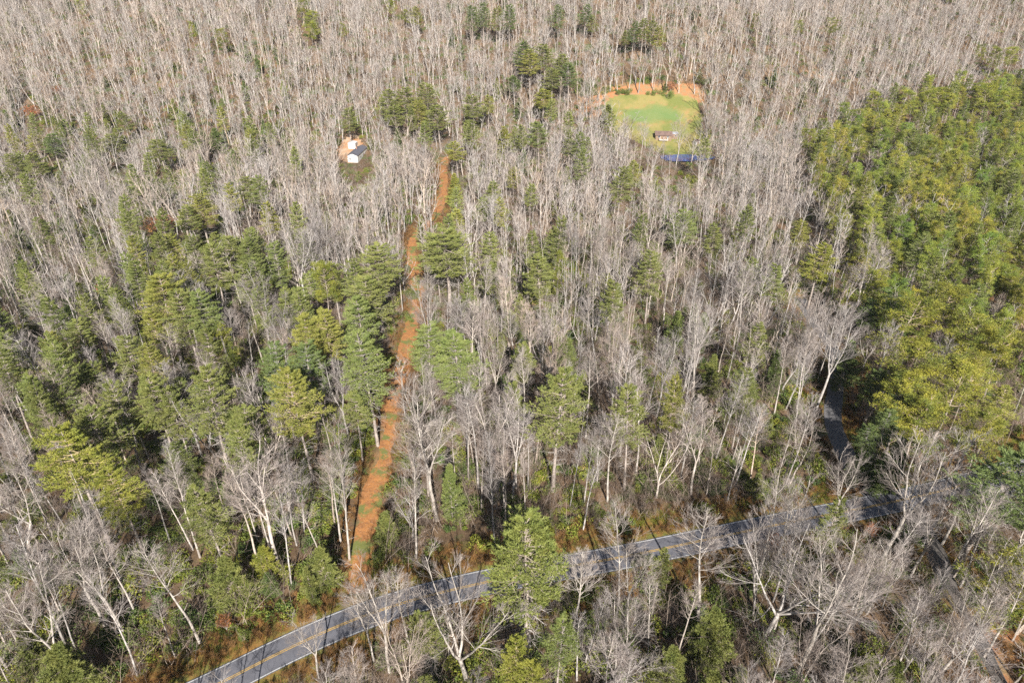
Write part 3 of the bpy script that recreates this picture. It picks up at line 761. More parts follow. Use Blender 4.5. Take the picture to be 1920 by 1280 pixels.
# --- white pines: column, row of the top, height, crown width in pixels, colour
G1, G2, YG, DK, BL = (1.05, 1.0, 1.0), (1.3, 1.15, 0.9), (1.35, 1.22, 0.8), (0.75, 0.85, 0.95), (0.98, 1.02, 1.05)
hero_pine = [
    (987, 978, 34, 165, (1.08, 1.06, 0.95)), (1046, 690, 33, 105, G1), (1192, 727, 28, 70, G1), (862, 622, 30, 100, BL), (800, 604, 25, 80, BL), (836, 424, 31, 110, G1), (1016, 478, 26, 62, G1), (1226, 464, 27, 54, G1),
    (700, 458, 30, 80, G1), (690, 515, 28, 78, G1), (672, 560, 28, 78, BL), (680, 615, 33, 100, BL), (606, 580, 28, 62, G2), (562, 586, 28, 66, G2), (515, 640, 28, 80, DK), (565, 638, 28, 76, DK), (545, 686, 31, 92, G2),
    (292, 512, 29, 88, G2), (332, 540, 27, 74, G1), (362, 545, 26, 66, BL), (228, 625, 24, 66, G1), (275, 692, 28, 76, G1), (375, 690, 30, 92, G1), (315, 730, 24, 60, G1), (205, 715, 26, 70, G1), (165, 755, 28, 96, G1),
    (112, 800, 31, 110, YG), (205, 875, 24, 78, YG), (375, 905, 25, 80, G1), (415, 1040, 14, 66, G1), (512, 450, 26, 46, BL), (570, 436, 24, 40, BL), (392, 460, 27, 62, G1), (428, 440, 24, 52, G1), (622, 492, 22, 46, G1),
    (368, 360, 23, 56, G2), (345, 385, 20, 44, G1), (296, 262, 20, 46, G1), (64, 285, 22, 40, G1), (18, 285, 22, 40, G1), (90, 250, 20, 40, DK), (228, 210, 20, 34, G1), (205, 250, 18, 36, G1), (60, 250, 19, 30, G2), (462, 330, 20, 44, G1), (400, 240, 15, 26, DK),
    (724, 168, 27, 44, G1), (758, 163, 27, 46, G1), (800, 153, 28, 50, G1), (822, 196, 26, 48, G1), (742, 196, 24, 40, G1), (782, 185, 25, 40, G2), (888, 176, 27, 42, G1), (915, 178, 22, 26, G2), (995, 92, 30, 36, G2), (978, 78, 29, 40, DK), (1025, 82, 30, 42, G1), (1052, 100, 26, 34, G1), (1068, 118, 27, 40, DK), (965, 142, 18, 34, DK), (1036, 128, 24, 36, G1),
    (1020, 168, 22, 44, YG), (1012, 228, 24, 44, BL), (962, 312, 17, 26, G2), (1165, 306, 27, 46, G1), (1192, 300, 20, 30, G2), (1286, 392, 22, 60, BL), (1272, 582, 15, 36, BL), (1343, 665, 15, 34, G1),
    (1208, 34, 26, 26, G1), (1190, 40, 24, 24, DK), (1228, 38, 25, 26, G1), (1176, 58, 18, 22, G1), (1238, 48, 24, 20, G2), (856, 264, 20, 32, YG), (850, 325, 16, 24, G2), (945, 238, 16, 28, G2),
    (1578, 928, 25, 48, G1), (1905, 832, 33, 150, DK), (1242, 1030, 17, 42, G1), (800, 1148, 18, 66, G1), (1052, 1165, 20, 70, BL), (965, 1192, 20, 66, YG), (995, 1240, 18, 70, YG), (720, 958, 9, 44, G1),
    (842, 868, 16, 34, BL), (1640, 795, 17, 46, DK), (1665, 765, 19, 50, DK), (1622, 828, 12, 40, DK), (1690, 715, 20, 56, DK), (1655, 690, 18, 50, DK), (1600, 640, 16, 46, DK), (1690, 820, 16, 50, DK), (1630, 560, 18, 46, DK), (574, 1062, 9, 30, G1), (490, 1020, 10, 44, YG), (1545, 455, 24, 56, YG), (1510, 410, 18, 36, G2), (1345, 420, 20, 40, G1), (1140, 195, 14, 24, G1), (650, 200, 22, 34, G1), (450, 760, 22, 66, G1),
    (885, 8, 28, 28, DK), (905, 2, 28, 28, DK), (930, 12, 26, 28, G1), (955, 6, 28, 28, DK), (1048, 6, 26, 26, DK), (1098, 8, 24, 24, DK), (1112, 28, 18, 22, G1), (780, 12, 22, 22, G2), (1345, 1135, 16, 70, G1), (820, 470, 20, 36, BL), (1340, 1260, 14, 60, G1),
    (92, 1215, 14, 84, G1), (40, 1180, 12, 60, G1), (805, 1262, 14, 66, G1), (1265, 1215, 12, 56, G1), (1680, 1240, 12, 60, G1),
]
hero_yellow = [   # solitary yellow-green round pines far off, and the big ones by the junction
    (416, 56, 18, 24), (578, 22, 20, 30), (588, 42, 18, 26), (565, 2, 18, 26), (1565, 35, 16, 26), (1500, 40, 14, 20), (1420, 28, 14, 18), (1870, 90, 20, 30), (1845, 86, 16, 18), (1905, 92, 20, 28), (150, 0, 16, 20), (355, 42, 15, 14),
    (1045, 478, 20, 30), (600, 500, 24, 52), (415, 612, 22, 52), (1735, 660, 25, 104), (1800, 690, 24, 96), (1710, 715, 22, 80), (1745, 740, 20, 80), (1712, 560, 24, 92), (1780, 540, 22, 70), (1655, 515, 22, 52), (1685, 460, 20, 50),
    (1610, 245, 24, 46), (1660, 225, 24, 44), (1700, 168, 24, 50), (1640, 172, 22, 40), (1740, 172, 22, 40), (1770, 168, 22, 38), (1860, 165, 24, 42), (1900, 170, 24, 44), (1840, 160, 22, 34), (1545, 330, 20, 42), (1520, 245, 18, 36), (640, 45, 14, 14), (735, 0, 16, 20), (760, 20, 14, 18),
    (1915, 1040, 21, 130), (1870, 780, 22, 70), (1840, 600, 22, 70), (1900, 620, 22, 70),
]
oaks = [(293, 405, 9, 60), (55, 195, 10, 34), (185, 530, 6, 22), (415, 1150, 5, 30), (1260, 152, 7, 22), (108, 158, 8, 24), (1455, 1000, 4, 30), (1640, 980, 5, 26)]
bushes = [(778, 545, 3.5, 34), (765, 590, 2.4, 24), (720, 1000, 3.5, 40), (700, 1040, 2.5, 34), (760, 500, 2.2, 18), (1105, 168, 5, 26), (1135, 165, 4, 22), (1172, 168, 4, 22), (1228, 170, 4, 18), (1252, 172, 5, 18), (1092, 160, 5, 26), (1620, 880, 4, 50), (1650, 855, 4, 50), (455, 1190, 2.5, 26), (430, 1180, 2.2, 22), (1208, 1045, 3, 30)]

# --- scatter over the ground that can be seen
def field(step, y0, y1, jit=0.8, seed=1):
    r = np.random.default_rng(seed); out = []
    y = y0
    while y < y1:
        st = step(y); hw = 0.86 * (y * CP + CAM_Z * SP) + 22
        xs = np.arange(-hw + st * r.random(), hw, st); xs = xs + (r.random(len(xs)) - 0.5) * st * jit * 1.5; ys = y + (r.random(len(xs)) - 0.5) * st * jit * 2.2
        out.append(np.stack([xs, ys], 1)); y += st
    return np.concatenate(out)
def near_any(x, y, P, R0):
    d = np.full(len(x), 1e9)
    for k in range(0, len(P), 50):
        Q = P[k:k + 50]; d = np.minimum(d, np.sqrt((x[:, None] - Q[None, :, 0]) ** 2 + (y[:, None] - Q[None, :, 1]) ** 2).min(1))
    return d < R0

trees = []   # dicts: kind, style, x, y, h, wmul, tint, hero
def hero(kind, style, x, y, h, w, tint): trees.append(dict(kind=kind, style=style, x=x, y=y, h=h, w=w, tint=tint, hero=True, rz=rng.random() * 6.28, tilt=rng.normal(size=2) * 0.02))
for (st, u, v, vt, sp) in hero_bare:
    x, y = land(u, v); h = top_height(x, y, vt)
    if h > 33: h = 33
    t = 0.95 + 0.2 * rng.random(); hero('bare', st, x, y, h, sp, (t, t * 0.99, t * 0.96))
for (u, v, h, wp, tn) in hero_pine:
    x, y = land(u, v, h); d = y * CP + (CAM_Z - h) * SP
    hero('white', 'young' if h < 17 else 'tall', x, y, h, wp * d / FPX / 2 * 1.3, tn)
for (u, v, h, wp) in hero_yellow:
    x, y = land(u, v, h); d = y * CP + (CAM_Z - h) * SP; t = 0.85 + 0.4 * rng.random()
    yb = v > 520 and u > 1600; t = t * 1.05 if yb else t
    hero('yellow', 'round', x, y, h, wp * d / FPX / 2 * (1.15 if yb else 1), (t * (1.12 if yb else 1.05), t, t * 0.8))
for (u, v, h, wp) in oaks:
    x, y = land(u, v, h); d = y * CP + (CAM_Z - h) * SP
    hero('oak', 'oak', x, y, h, wp * d / FPX / 2, (1, 1, 1))
for (u, v, h, wp) in bushes:
    x, y = land(u, v, h * 0.6); d = y * CP + (CAM_Z - h) * SP; t = 0.8 + 0.5 * rng.random()
    hero('bush', 'bush', x, y, h, wp * d / FPX / 2, (t * 1.15, t, t * 0.8))

for t in trees:
    if t['kind'] in ('white', 'yellow', 'oak') and t['h'] > 8:
        cu, cv, cd = project(t['x'], t['y'], float(surf_z(t['x'], t['y'])) + t['h'] * 0.74); CROWNS.append((float(cu), float(cv), FPX * t['w'] / float(cd) * 0.75, float(cd) - 1, 0.85))
STAND = np.array([(1505, 310), (1550, 236), (1640, 205), (1700, 160), (1925, 160), (2200, 190), (2200, 860), (1960, 830), (1880, 770), (1830, 800), (1720, 790), (1680, 690), (1640, 600), (1600, 470), (1560, 400)])
GREEN = np.array([(240, 430), (560, 430), (690, 520), (700, 600), (735, 830), (560, 860), (430, 790), (300, 900), (60, 960), (-200, 850), (-200, 560), (30, 620), (230, 560)])
HP = np.array([(t['x'], t['y']) for t in trees if t['kind'] in ('white', 'yellow') and t['h'] > 12])
HB = np.array([(t['x'], t['y']) for t in trees if t['kind'] == 'bare'])
F = field(lambda y: 5.6 if y < 170 else (5.6 if y < 360 else 5.9), 14, 690, seed=4)
x, y = F[:, 0], F[:, 1]; n = len(x)
z = surf_z(x, y); u, v, d = project(x, y, z + 14)
hh = np.clip(rng.normal(22.5, 3.6, n), 12, 31)
styles = rng.choice(['straight', 'tall', 'forked', 'spreading', 'slender', 'crooked'], n, p=[0.31, 0.27, 0.12, 0.05, 0.20, 0.05])
far = y > 260; st2 = rng.choice(['forked', 'spreading', 'straight', 'crooked', 'tall'], n, p=[0.38, 0.2, 0.22, 0.1, 0.1]); styles = np.where(far & (rng.random(n) < 0.7), st2, styles)
roll = rng.random(n); kind = np.full(n, 'bare ')
ins = in_poly(STAND, u, v); ing = in_poly(GREEN, u, v)
clump = 0.5 + 0.5 * np.sin(x / 17 + 2 * np.sin(y / 23)) * np.cos(y / 15)
kind = np.where(ins & (roll < 0.43), 'yellow', np.where(ins & (roll < 0.55), 'white', np.where(ins & (roll < 0.80), 'none', kind))); kind = np.where(ing & (roll < 0.12 + 0.34 * clump), 'white', kind)
mid = ~ins & ~ing & (v > 220) & (((u > 760) & (u < 1460) & (v < 900)) | (u < 560)); kind = np.where(mid & (roll > 0.955), 'white', kind)
kind = np.where(~ins & ~ing & (roll < 0.03 + 0.10 * (u < 560) * (v > 180) + 0.03 * (v > 350)), 'young', kind); kind = np.char.strip(kind)
gap = rng.random(n) < np.where(y < 170, 0.10, 0.06)
cw = np.select([kind == 'yellow', kind == 'white'], [3.2, 3.6], 3.2)
bad = gap | (kind == 'none') | off_limits(x, y, 2.0) | near_any(x, y, HP, 4.6) | near_any(x, y, HB, 3.2) | blocked(x, y, hh, cw)
vis = (u > -160) & (u < 2080) & (v > -60)
keep = ~bad & vis
print('scatter', keep.sum(), 'of', n)
for i in np.where(keep)[0]:
    k = kind[i]; t = 0.82 + 0.36 * rng.random(); warm = max(-0.015, rng.normal() * 0.05 + 0.01)
    if k == 'bare': h = hh[i] * (0.86 if styles[i] in ('spreading', 'crooked') else 1.0) * (0.9 if y[i] > 260 else 1.0); w = 0.8 + 0.35 * rng.random() + (0.3 if y[i] > 260 else 0); st = styles[i]; t = 0.72 + 0.5 * t * rng.random() ** 0.5; tn = (t * (1 + warm), t, t * (1 - warm))
    elif k == 'yellow': h = 14 + 12 * rng.random(); w = 2.5 + 2.0 * rng.random(); st = 'round'; q = rng.random(); t *= 1.0 + 0.35 * rng.random(); tn = (t * (0.78 + 0.45 * q), t * (0.95 + 0.05 * q), t * 0.85)
    elif k == 'white': h = 19 + 9 * rng.random(); w = 3.4 + 1.4 * rng.random(); st = 'tall'; q = rng.random(); tn = tuple(np.array(G1) * t * (1 - q) + np.array(BL if q < .85 else G2) * t * q)
    else: k = 'white'; h = 6 + 9 * rng.random() ** 1.5; w = 1.6 + h * 0.11; st = 'young'; tn = tuple(np.array(G1 if rng.random() < .6 else DK) * t)
    trees.append(dict(kind=k, style=st, x=float(x[i]), y=float(y[i]), h=float(h), w=float(w), tint=tn, hero=False, rz=rng.random() * 6.28, tilt=rng.normal(size=2) * 0.035))
for t in trees:
    t['z'] = float(surf_z(t['x'], t['y'])) - 0.05
    t['u'], t['v'], t['d'] = (float(q) for q in project(t['x'], t['y'], t['z'] + t['h'] * 0.6))
    t['fu'], t['fv'], _ = (float(q) for q in project(t['x'], t['y'], t['z']))
    _, t['tv'], _ = (float(q) for q in project(t['x'], t['y'], t['z'] + t['h']))

# ------------------------------------------------------------------ the individual trees
PROTO = {}
def proto_bare(style, k):
    key = ('bare', style, k)
    if key not in PROTO:
        tr, cr = bare_geo(style, 100 + k * 17 + sum(map(ord, style)))
        PROTO[key] = [('trunk', tr.mesh('trunk', (M['bark'],), True)), ('crown', cr.mesh('crown', (M['bark'], M['twig'])))]
    return PROTO[key], BARE[style]['H']
def proto_white(k):
    key = ('white', k)
    if key not in PROTO:
        tr, cr, dd = white_pine_geo(300 + k, 28, (0.50, 0.56, 0.44, 0.52)[k], (5.0, 4.6, 5.4, 4.8)[k]); tr.merge(dd, 1)
        PROTO[key] = [('trunk', tr.mesh('trunk', (M['pbark'], M['bark']), True)), ('crown', cr.mesh('crown', (M['pbark'], M['needle'])))]
    return PROTO[key], 28.0, (5.0, 4.6, 5.4, 4.8)[k]
def proto_young(k):
    key = ('young', k)
    if key not in PROTO:
        tr, cr, dd = white_pine_geo(350 + k, 12, 0.10, 2.9, young=True)
        PROTO[key] = [('trunk', tr.mesh('trunk', (M['pbark'],), True)), ('crown', cr.mesh('crown', (M['pbark'], M['needle'])))]
    return PROTO[key], 12.0, 2.9
def proto_yellow(k):
    key = ('yellow', k)
    if key not in PROTO:
        tr, cr = yellow_pine_geo(400 + k, 20, (0.42, 0.36, 0.5, 0.4)[k], 3.6)
        PROTO[key] = [('trunk', tr.mesh('trunk', (M['pbark'],), True)), ('crown', cr.mesh('crown', (M['pbark'], M['needle_y'])))]
    return PROTO[key], 20.0, 3.6
for s in (False, True):
    k = '_wood' if s else ''
    M['needle_y' + k] = plant_mat('yellow_green_needles' + k, (0.29, 0.30, 0.05), (0.12, 0.165, 0.04), 0.3, s, 0.6, 0.15)

def place(t, name):
    kd = t['kind']; j = int(abs(t['x'] * 7.3 + t['y'] * 3.1))
    if kd == 'bare': parts, H = proto_bare(t['style'], j % 2); s = t['h'] / H; sx = s * t['w']
    elif kd == 'white' and t['style'] == 'tall': parts, H, W = proto_white(j % 4); s = t['h'] / H; sx = t['w'] / W
    elif kd == 'white': parts, H, W = proto_young(j % 3); s = t['h'] / H; sx = t['w'] / W
    elif kd == 'yellow': parts, H, W = proto_yellow(j % 4); s = t['h'] / H; sx = t['w'] / W
    elif kd == 'oak':
        if 'oak' not in PROTO:
            tr, cr = bare_geo('spreading', 77, 1); r = np.random.default_rng(5)
            n_ = 1500; dv = unit(r.normal(size=(n_, 3))); c = dv * (0.45 + 0.55 * r.random((n_, 1))) * np.array([4.6, 4.6, 5.4]) + np.array([0, 0, 12.0]); c += 0.9 * np.sin(c[:, ::-1] * 1.3)
            lf = Geo(); lf.leaves(c, 0.55, 0.4, r, 0)
            PROTO['oak'] = [('trunk', tr.mesh('trunk', (M['bark'],))), ('crown', cr.mesh('crown', (M['bark'], M['twig']))), ('leaves', lf.mesh('leaves', (M['dry'],)))]
        parts = PROTO['oak']; s = t['h'] / 18; sx = t['w'] / 4.8
    else:
        if ('bush', j % 3) not in PROTO:
            gb = leafy_bush_geo(500 + j % 3, 2.0, 2.2, 2600, 0.26, 0.13); tg = Geo()
            PROTO[('bush', j % 3)] = [('leaves', gb.mesh('leaves', (M['leaf'], M['bark'])))]
        parts = PROTO[('bush', j % 3)]; s = t['h'] / 2.4; sx = t['w'] / 2.2
    e = bpy.data.objects.new(name, None if len(parts) > 1 else parts[0][1]); C.objects.link(e)
    e.location = (t['x'], t['y'], t['z']); e.rotation_euler = (t['tilt'][0], t['tilt'][1], t['rz']); e.scale = (sx, sx, s)
    e.empty_display_size = 0.5
    tc = (*[float(q) for q in t['tint']], 1.0)
    if len(parts) == 1: e.color = tc
    else:
        for pn, me in parts:
            o = link(pn, me, e); o.color = tc if not (kd in ('white', 'yellow') and pn != 'crown') else (1, 1, 1, 1)
    return e

# --- words that single each tree out
def place_words(t):
    u, v = t['fu'], t['fv']; x, y = t['x'], t['y']
    dr = dist_to(ROAD, x, y)[0]; ds = dist_to(SIDE, x, y)[0]; dt = dist_to(TRACK, x, y)[0]; dp = dist_to(SPUR, x, y)[0]
    ry = np.interp(x, ROAD[:, 0], ROAD[:, 1]); before = y < ry
    tx = np.interp(y, TRACK[:, 1], TRACK[:, 0]); left = x < tx
    if dr < 11: return ('near' if before else 'far') + ' road verge ' + ('left of track' if left else 'before junction' if x < SIDE[0, 0] - 12 else 'at junction')
    if before:
        if x < tx: return 'below road at lower left'
        if dp < 13: return 'below road beside worn driveway'
        return 'below road near big round pine' if x < 12 else ('below road in right thicket' if x < 60 else 'lower right corner past driveway')
    if dt < 9 and y < 320: return ('left' if left else 'right') + ' edge of track, ' + ('road end' if y < 110 else 'middle stretch' if y < 170 else 'upper stretch' if y < 235 else 'far end')
    if ds < 10: return 'beside shaded side road' + (' near junction' if y < 150 else ' further up')
    if in_poly(STAND, t['u'], t['v'])[0]:
        k = 'front' if y < 190 else 'middle' if y < 250 else 'upper' if y < 330 else 'back'; m = ' left' if x < 0.44 * y else ' centre' if x < 0.58 * y else ' right'
        return k + m + ' of yellow-green stand'
    band = ('just behind road' if y - ry < 30 else 'second belt behind road' if y - ry < 65 else 'halfway to white house' if y < 250 else 'level with white house' if y < 385 else 'far hillside')
    if left: side = 'left of track' if tx - x < 45 else 'far left'
    else: side = 'right of track' if x - tx < 45 else ('centre right' if x < 90 else 'far right')
    return band + ', ' + side
def tone(t):
    a = sum(t['tint']) / 3
    if t['kind'] == 'bare': return 'silvery' if a > 1.08 else ('pale-grey' if a > 0.95 else 'brownish-grey')
    r_, g_, b_ = t['tint']
    if t['kind'] == 'white': return 'yellowish green' if r_ / b_ > 1.5 else ('greyish green' if b_ > r_ * 1.03 else ('dark green' if a < 0.85 else 'green'))
    if t['kind'] == 'yellow': return 'bright-green' if a > 1.0 else ('olive' if r_ < g_ else 'yellowish')
    return 'green'
SHAPE = {'straight': 'straight', 'tall': 'high-crowned', 'forked': 'forked', 'spreading': 'spreading', 'slender': 'slender', 'crooked': 'crooked'}
def size(t):
    k = {'bare': (18.5, 23), 'white': (12, 25), 'yellow': (17, 21)}.get(t['kind'], (3, 6))
    return 'short' if t['h'] < k[0] else ('mid-height' if t['h'] < k[1] else 'tall')
NAMES = {'bare': ('bare_tree', 'bare tree', 'bare trees of the wood'), 'white': ('white_pine', 'pine tree', 'white pines in the wood'), 'yellow': ('yellow_pine', 'pine tree', 'yellow-green pines of the stand'),
         'oak': ('russet_oak', 'oak tree', 'oaks that kept their russet leaves'), 'bush': ('evergreen_bush', 'bush', 'evergreen bushes at the edges')}
def look(t):
    if t['kind'] == 'bare': return '%s %s %s bare tree' % (size(t), tone(t), SHAPE[t['style']])
    if t['kind'] == 'white': return '%s %s %s' % (size(t), tone(t), 'feathery pine' if t['style'] == 'tall' else 'young pine')
    if t['kind'] == 'yellow': return '%s %s round-crowned pine' % (size(t), tone(t))
    if t['kind'] == 'oak': return size(t) + ' oak with orange-brown dry leaves'
    return size(t) + ' leafy evergreen bush'
ORD = ['leftmost', 'second from left', 'third from left', 'fourth from left', 'fifth from left', 'sixth from left', 'seventh from left', 'eighth from left', 'ninth from left', 'tenth from left', 'eleventh from left', 'twelfth from left']
inframe = lambda t: -10 < t['u'] < 1930 and t['tv'] < 1275 and t['fv'] > 5
singles, rest = [], []
for kd in NAMES:
    L = sorted([t for t in trees if t['kind'] == kd], key=lambda t: (not inframe(t), not t['hero'], t['d'] / t['h']))
    lim = 300
    singles += [t for t in L[:lim] if inframe(t)]; rest += [t for t in L[:lim] if not inframe(t)] + L[lim:]
groups = {}
for t in singles: groups.setdefault((look(t), place_words(t)), []).append(t)
ROWS = ['nearest row', 'second row', 'third row', 'fourth row', 'fifth row', 'sixth row', 'seventh row', 'eighth row', 'ninth row', 'tenth row']
all_labels = []
for (lk, pl), L in groups.items():
    nr = 1 if len(L) <= 6 else min(len(ROWS), (len(L) + 5) // 6)
    L.sort(key=lambda t: -t['fv']); per = (len(L) + nr - 1) // nr
    for q in range(nr):
        row = sorted(L[q * per:(q + 1) * per], key=lambda t: t['u'])
        for i, t in enumerate(row):
            od = ORD[min(i, 11)] if len(row) > 1 else 'sole'
            lab = lk + ', ' + pl if len(L) == 1 else ((ROWS[q] + ', ' if nr > 1 else '') + (od + ' ' if od != 'sole' else '') + lk + ', ' + pl)
            nm, cat, grp = NAMES[t['kind']]; all_labels.append(lab)
            tag(place(t, nm), lab, cat, grp)
print('singles', len(singles), 'rest', len(rest), 'label groups', len(groups), 'max', max(map(len, groups.values())))

# ------------------------------------------------------------------ the uncounted woods: one object each, geometry nodes
def scatter_object(name, meshes, P, rot, scl, idx, tint, label):
    """One object of kind stuff: copies of meshes at points P."""
    me = bpy.data.meshes.new(name); P = np.asarray(P, np.float32); me.vertices.add(len(P)); me.vertices.foreach_set('co', P.ravel())
    def att(n, ty, v, f): a = me.attributes.new(n, ty, 'POINT'); a.data.foreach_set(f, np.asarray(v).ravel())
    att('rot', 'FLOAT_VECTOR', np.asarray(rot, np.float32), 'vector'); att('scl', 'FLOAT_VECTOR', np.asarray(scl, np.float32), 'vector')
    att('idx', 'INT', np.asarray(idx, np.int32), 'value')
    tint4 = np.concatenate([np.asarray(tint, np.float32), np.ones((len(P), 1), np.float32)], 1); att('tint', 'FLOAT_COLOR', tint4, 'color')
    o = link(name, me); tag(o, label, kind='stuff')
    ng = bpy.data.node_groups.new(name + '_spread', 'GeometryNodeTree')
    ng.interface.new_socket('Geometry', in_out='INPUT', socket_type='NodeSocketGeometry'); ng.interface.new_socket('Geometry', in_out='OUTPUT', socket_type='NodeSocketGeometry')
    gi = ng.nodes.new('NodeGroupInput'); go = ng.nodes.new('NodeGroupOutput'); lk = ng.links.new
    jn = ng.nodes.new('GeometryNodeJoinGeometry')
    for mm in reversed(meshes):
        src = bpy.data.objects.new(mm.name, mm)
        oi = ng.nodes.new('GeometryNodeObjectInfo'); oi.inputs['Object'].default_value = src; oi.inputs['As Instance'].default_value = False
        gt = ng.nodes.new('GeometryNodeGeometryToInstance'); lk(oi.outputs['Geometry'], gt.inputs[0]); lk(gt.outputs[0], jn.inputs[0])
    ip = ng.nodes.new('GeometryNodeInstanceOnPoints'); ip.inputs['Pick Instance'].default_value = True
    lk(gi.outputs[0], ip.inputs['Points']); lk(jn.outputs[0], ip.inputs['Instance'])
    for n_, ty, sock in (('rot', 'FLOAT_VECTOR', 'Rotation'), ('scl', 'FLOAT_VECTOR', 'Scale'), ('idx', 'INT', 'Instance Index')):
        a = ng.nodes.new('GeometryNodeInputNamedAttribute'); a.data_type = ty; a.inputs['Name'].default_value = n_; lk(a.outputs['Attribute'], ip.inputs[sock])
    lk(ip.outputs[0], go.inputs[0])
    md = o.modifiers.new('spread', 'NODES'); md.node_group = ng
    return o

def whole(name, tr, cr, mats, extra=None):
    g = Geo(); g.merge(tr, 0); g.merge(cr, 1)
    if extra is not None: g.merge(extra, 0)
    return g.mesh(name, mats)
B_ST = ['straight', 'tall', 'forked', 'spreading', 'slender', 'crooked']
for kd, nm, lab in (('bare', 'bare_woodland', 'endless grey bare trees of the farther wood'), ('white', 'pine_woodland', 'scattered farther green pines in the wood'), ('yellow', 'yellow_pine_woodland', 'crowded farther yellow-green pines of the stand')):
    L = [t for t in rest if t['kind'] == kd]
    if not L: continue
    if kd == 'bare':
        ms = []; Hs = []
        for st in B_ST:
            for k in range(3):
                tr, cr = bare_geo(st, 900 + k * 31 + len(st) * 7, 1); ms.append(whole('bare_tree_copy', tr, cr, (M['bark_wood'], M['bark_wood'], M['twig_wood']))); Hs.append((BARE[st]['H'], 1.0))
        pick = lambda t, j: B_ST.index(t['style']) * 3 + j % 3
    elif kd == 'white':
        ms = []; Hs = []
        for k in range(3):
            tr, cr, dd = white_pine_geo(700 + k, 26, 0.42, 4.8, lod=1); ms.append(whole('pine_copy', tr, cr, (M['pbark_wood'], M['pbark_wood'], M['needle_wood']))); Hs.append((26, 4.8))
        for k in range(2):
            tr, cr, dd = white_pine_geo(720 + k, 12, 0.10, 2.9, young=True, lod=1); ms.append(whole('young_pine_copy', tr, cr, (M['pbark_wood'], M['pbark_wood'], M['needle_wood']))); Hs.append((12, 2.9))
        pick = lambda t, j: j % 3 if t['style'] == 'tall' else 3 + j % 2
    else:
        ms = []; Hs = []
        for k in range(4):
            tr, cr = yellow_pine_geo(740 + k, 20, 0.42, 3.6, 1); ms.append(whole('yellow_pine_copy', tr, cr, (M['pbark_wood'], M['pbark_wood'], M['needle_y_wood']))); Hs.append((20, 3.6))
        pick = lambda t, j: j % 4
    idx = [pick(t, int(abs(t['x'] * 7.3 + t['y'] * 3.1))) for t in L]
    scl = []
    for t, i in zip(L, idx):
        H, W = Hs[i]; s = t['h'] / H; sx = s * t['w'] if kd == 'bare' else t['w'] / W; scl.append((sx, sx, s))
    scatter_object(nm, ms, [(t['x'], t['y'], t['z']) for t in L], [(t['tilt'][0], t['tilt'][1], t['rz']) for t in L], scl, idx, [t['tint'] for t in L], lab)

# --- undergrowth: evergreen bushes, bare brush, saplings, dry tufts
r = np.random.default_rng(21)
ms = [leafy_bush_geo(600 + k, 1.6, 1.8, 700, 0.34, 0.18).mesh('bush_copy', (M['leaf_wood'], M['bark_wood'])) for k in range(3)]
ms += [brush_geo(610 + k, 4.0, 9, 2.2).mesh('brush_copy', (M['bark_wood'], M['twig_wood'])) for k in range(3)]
ms += [brush_geo(620 + k, 8.5, 3, 2.0).mesh('sapling_copy', (M['bark_wood'], M['twig_wood'])) for k in range(3)]
F = field(lambda y: 2.75 if y < 260 else (4.4 if y < 430 else 8.0), 20, 620, seed=9); x, y = F[:, 0], F[:, 1]
u, v, d = project(x, y, surf_z(x, y) + 1)
k = (u > -120) & (u < 2040) & (v < 1400) & ~off_limits(x, y, 1.5) & (dist_to(TRACK, x, y) > 4.2)
hb = np.full(len(x), 3.0)
k &= ~blocked(x, y, hb, 1.2) | (r.random(len(x)) < 0.12)
x, y = x[k], y[k]; u, v = u[k], v[k]; n = len(x)
greenish = 0.52 + 0.30 * np.sin(x / 19 + 1) * np.sin(y / 27) + 0.16 * (u < 600)
roll = r.random(n); ty = np.where(roll < greenish, 0, np.where(r.random(n) < 0.5, 1, 2)); idx = ty * 3 + r.integers(0, 3, n)
s = 0.6 + 0.8 * r.random(n); g_ = r.random(n)[:, None]
tint = np.where((ty == 0)[:, None], (1 - g_) * np.array([[0.9, 0.95, 0.9]]) + g_ * np.array([[2.0, 1.5, 0.7]]), (1 - g_) * np.array([[0.6, 0.54, 0.48]]) + g_ * np.array([[0.95, 0.84, 0.74]]))
rz = np.stack([r.normal(size=n) * .08, r.normal(size=n) * .08, r.random(n) * 6.28], 1)
scatter_object('undergrowth', ms, np.stack([x, y, surf_z(x, y)], 1), rz, np.stack([s, s, s * (0.8 + 0.4 * r.random(n))], 1), idx, tint, 'tangle of low evergreen shrubs, brush and thin saplings under the trees')
print('undergrowth', n)

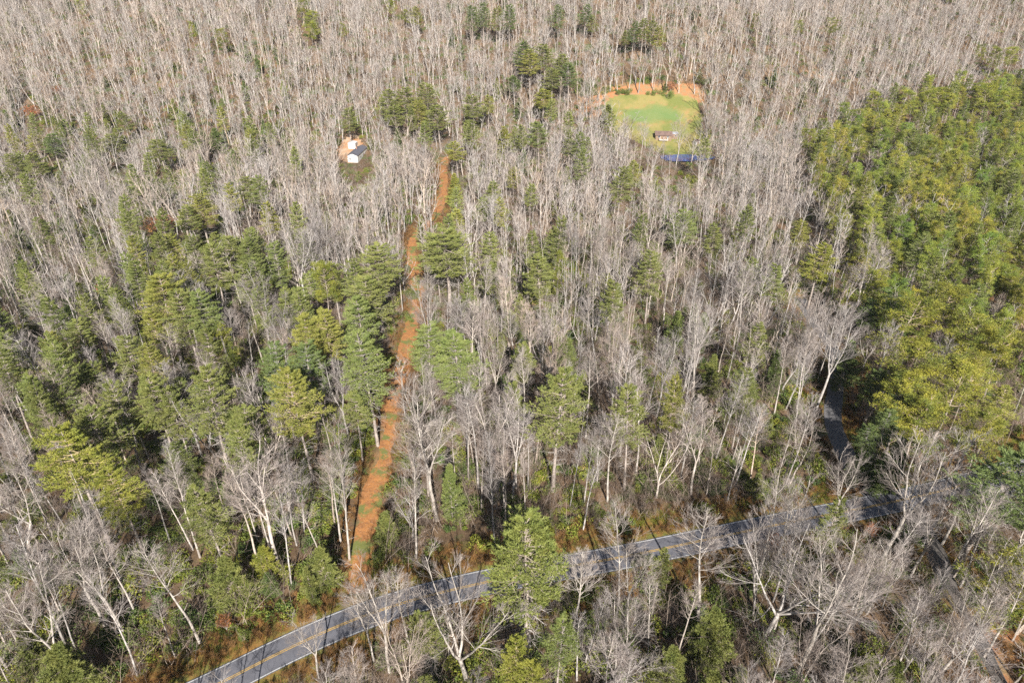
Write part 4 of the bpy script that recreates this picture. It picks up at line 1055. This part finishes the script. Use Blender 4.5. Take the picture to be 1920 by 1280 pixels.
# verge grass and dead weeds along road and track
def along(P, lo, hi, n, r):
    i = r.integers(1, len(P) - 1, n); T = unit(P[i + 1] - P[i - 1]); Nn = np.stack([-T[:, 1], T[:, 0]], 1); o = (lo + (hi - lo) * r.random(n) ** 1.2) * r.choice([-1, 1], n)
    return P[i] + Nn * o[:, None] + T * r.normal(size=(n, 1))
ms = [tuft_geo(630 + k, 60, 0.55, 0.35).mesh('dry_tuft_copy', (M['dry_wood'],)) for k in range(2)] + [tuft_geo(640 + k, 60, 0.4, 0.35).mesh('green_tuft_copy', (M['leaf_wood'],)) for k in range(2)] + [brush_geo(650, 1.3, 10, 1.0).mesh('weed_copy', (M['dry_wood'], M['dry_wood']))]
Q = np.concatenate([along(ROAD, 4.2, 11, 6500, r), along(SIDE, 3.0, 8, 1800, r), along(SPUR, 2.6, 9, 1000, r), along(TRACK, 2.2, 5.5, 2600, r)])
x, y = Q[:, 0], Q[:, 1]; k = (dist_to(ROAD, x, y) > 4.0) & (dist_to(SIDE, x, y) > 2.9) & ((dist_to(TRACK, x, y) > 2.3) | (r.random(len(x)) < 0.5)) & (dist_to(SPUR, x, y) > 2.5); x, y = x[k], y[k]; n = len(x)
patch = np.sin(x / 6) * np.cos(y / 7) + r.normal(size=n) * 0.5
idx = np.where(patch > 0.55, r.integers(2, 4, n), np.where(r.random(n) < 0.35, 4, r.integers(0, 2, n))); g_ = r.random(n)[:, None]
tint = (1 - g_) * np.array([[0.45, 0.6, 0.6]]) + g_ * np.array([[0.9, 1.15, 0.9]]); tint = np.where((idx >= 2)[:, None] & (idx < 4)[:, None], tint * np.array([[2.2, 1.3, 0.7]]), tint)
s = 0.5 + 0.9 * r.random(n)
scatter_object('grass', ms, np.stack([x, y, surf_z(x, y)], 1), np.stack([0 * x, 0 * x, r.random(n) * 6.28], 1), np.stack([s, s, s], 1), idx, tint, 'rusty dry grass and weeds along the road verges and the track')

# ------------------------------------------------------------------ the air: thin even haze round camera, ground and hills
m = bpy.data.materials.new('haze_air'); m.use_nodes = True; nt = m.node_tree; nt.nodes.remove(nt.nodes['Principled BSDF'])
pv = nt.nodes.new('ShaderNodeVolumePrincipled'); pv.inputs['Color'].default_value = (0.86, 0.89, 0.95, 1); pv.inputs['Density'].default_value = 0.00004; pv.inputs['Anisotropy'].default_value = 0.0
nt.links.new(pv.outputs[0], nt.nodes['Material Output'].inputs['Volume'])
g = Geo(); box_faces(g, -3100, 3100, -700, 4300, -12, 235)
tag(link('haze', g.mesh('haze', (m,))), 'faint even haze over the valley and the far hillside', kind='stuff')
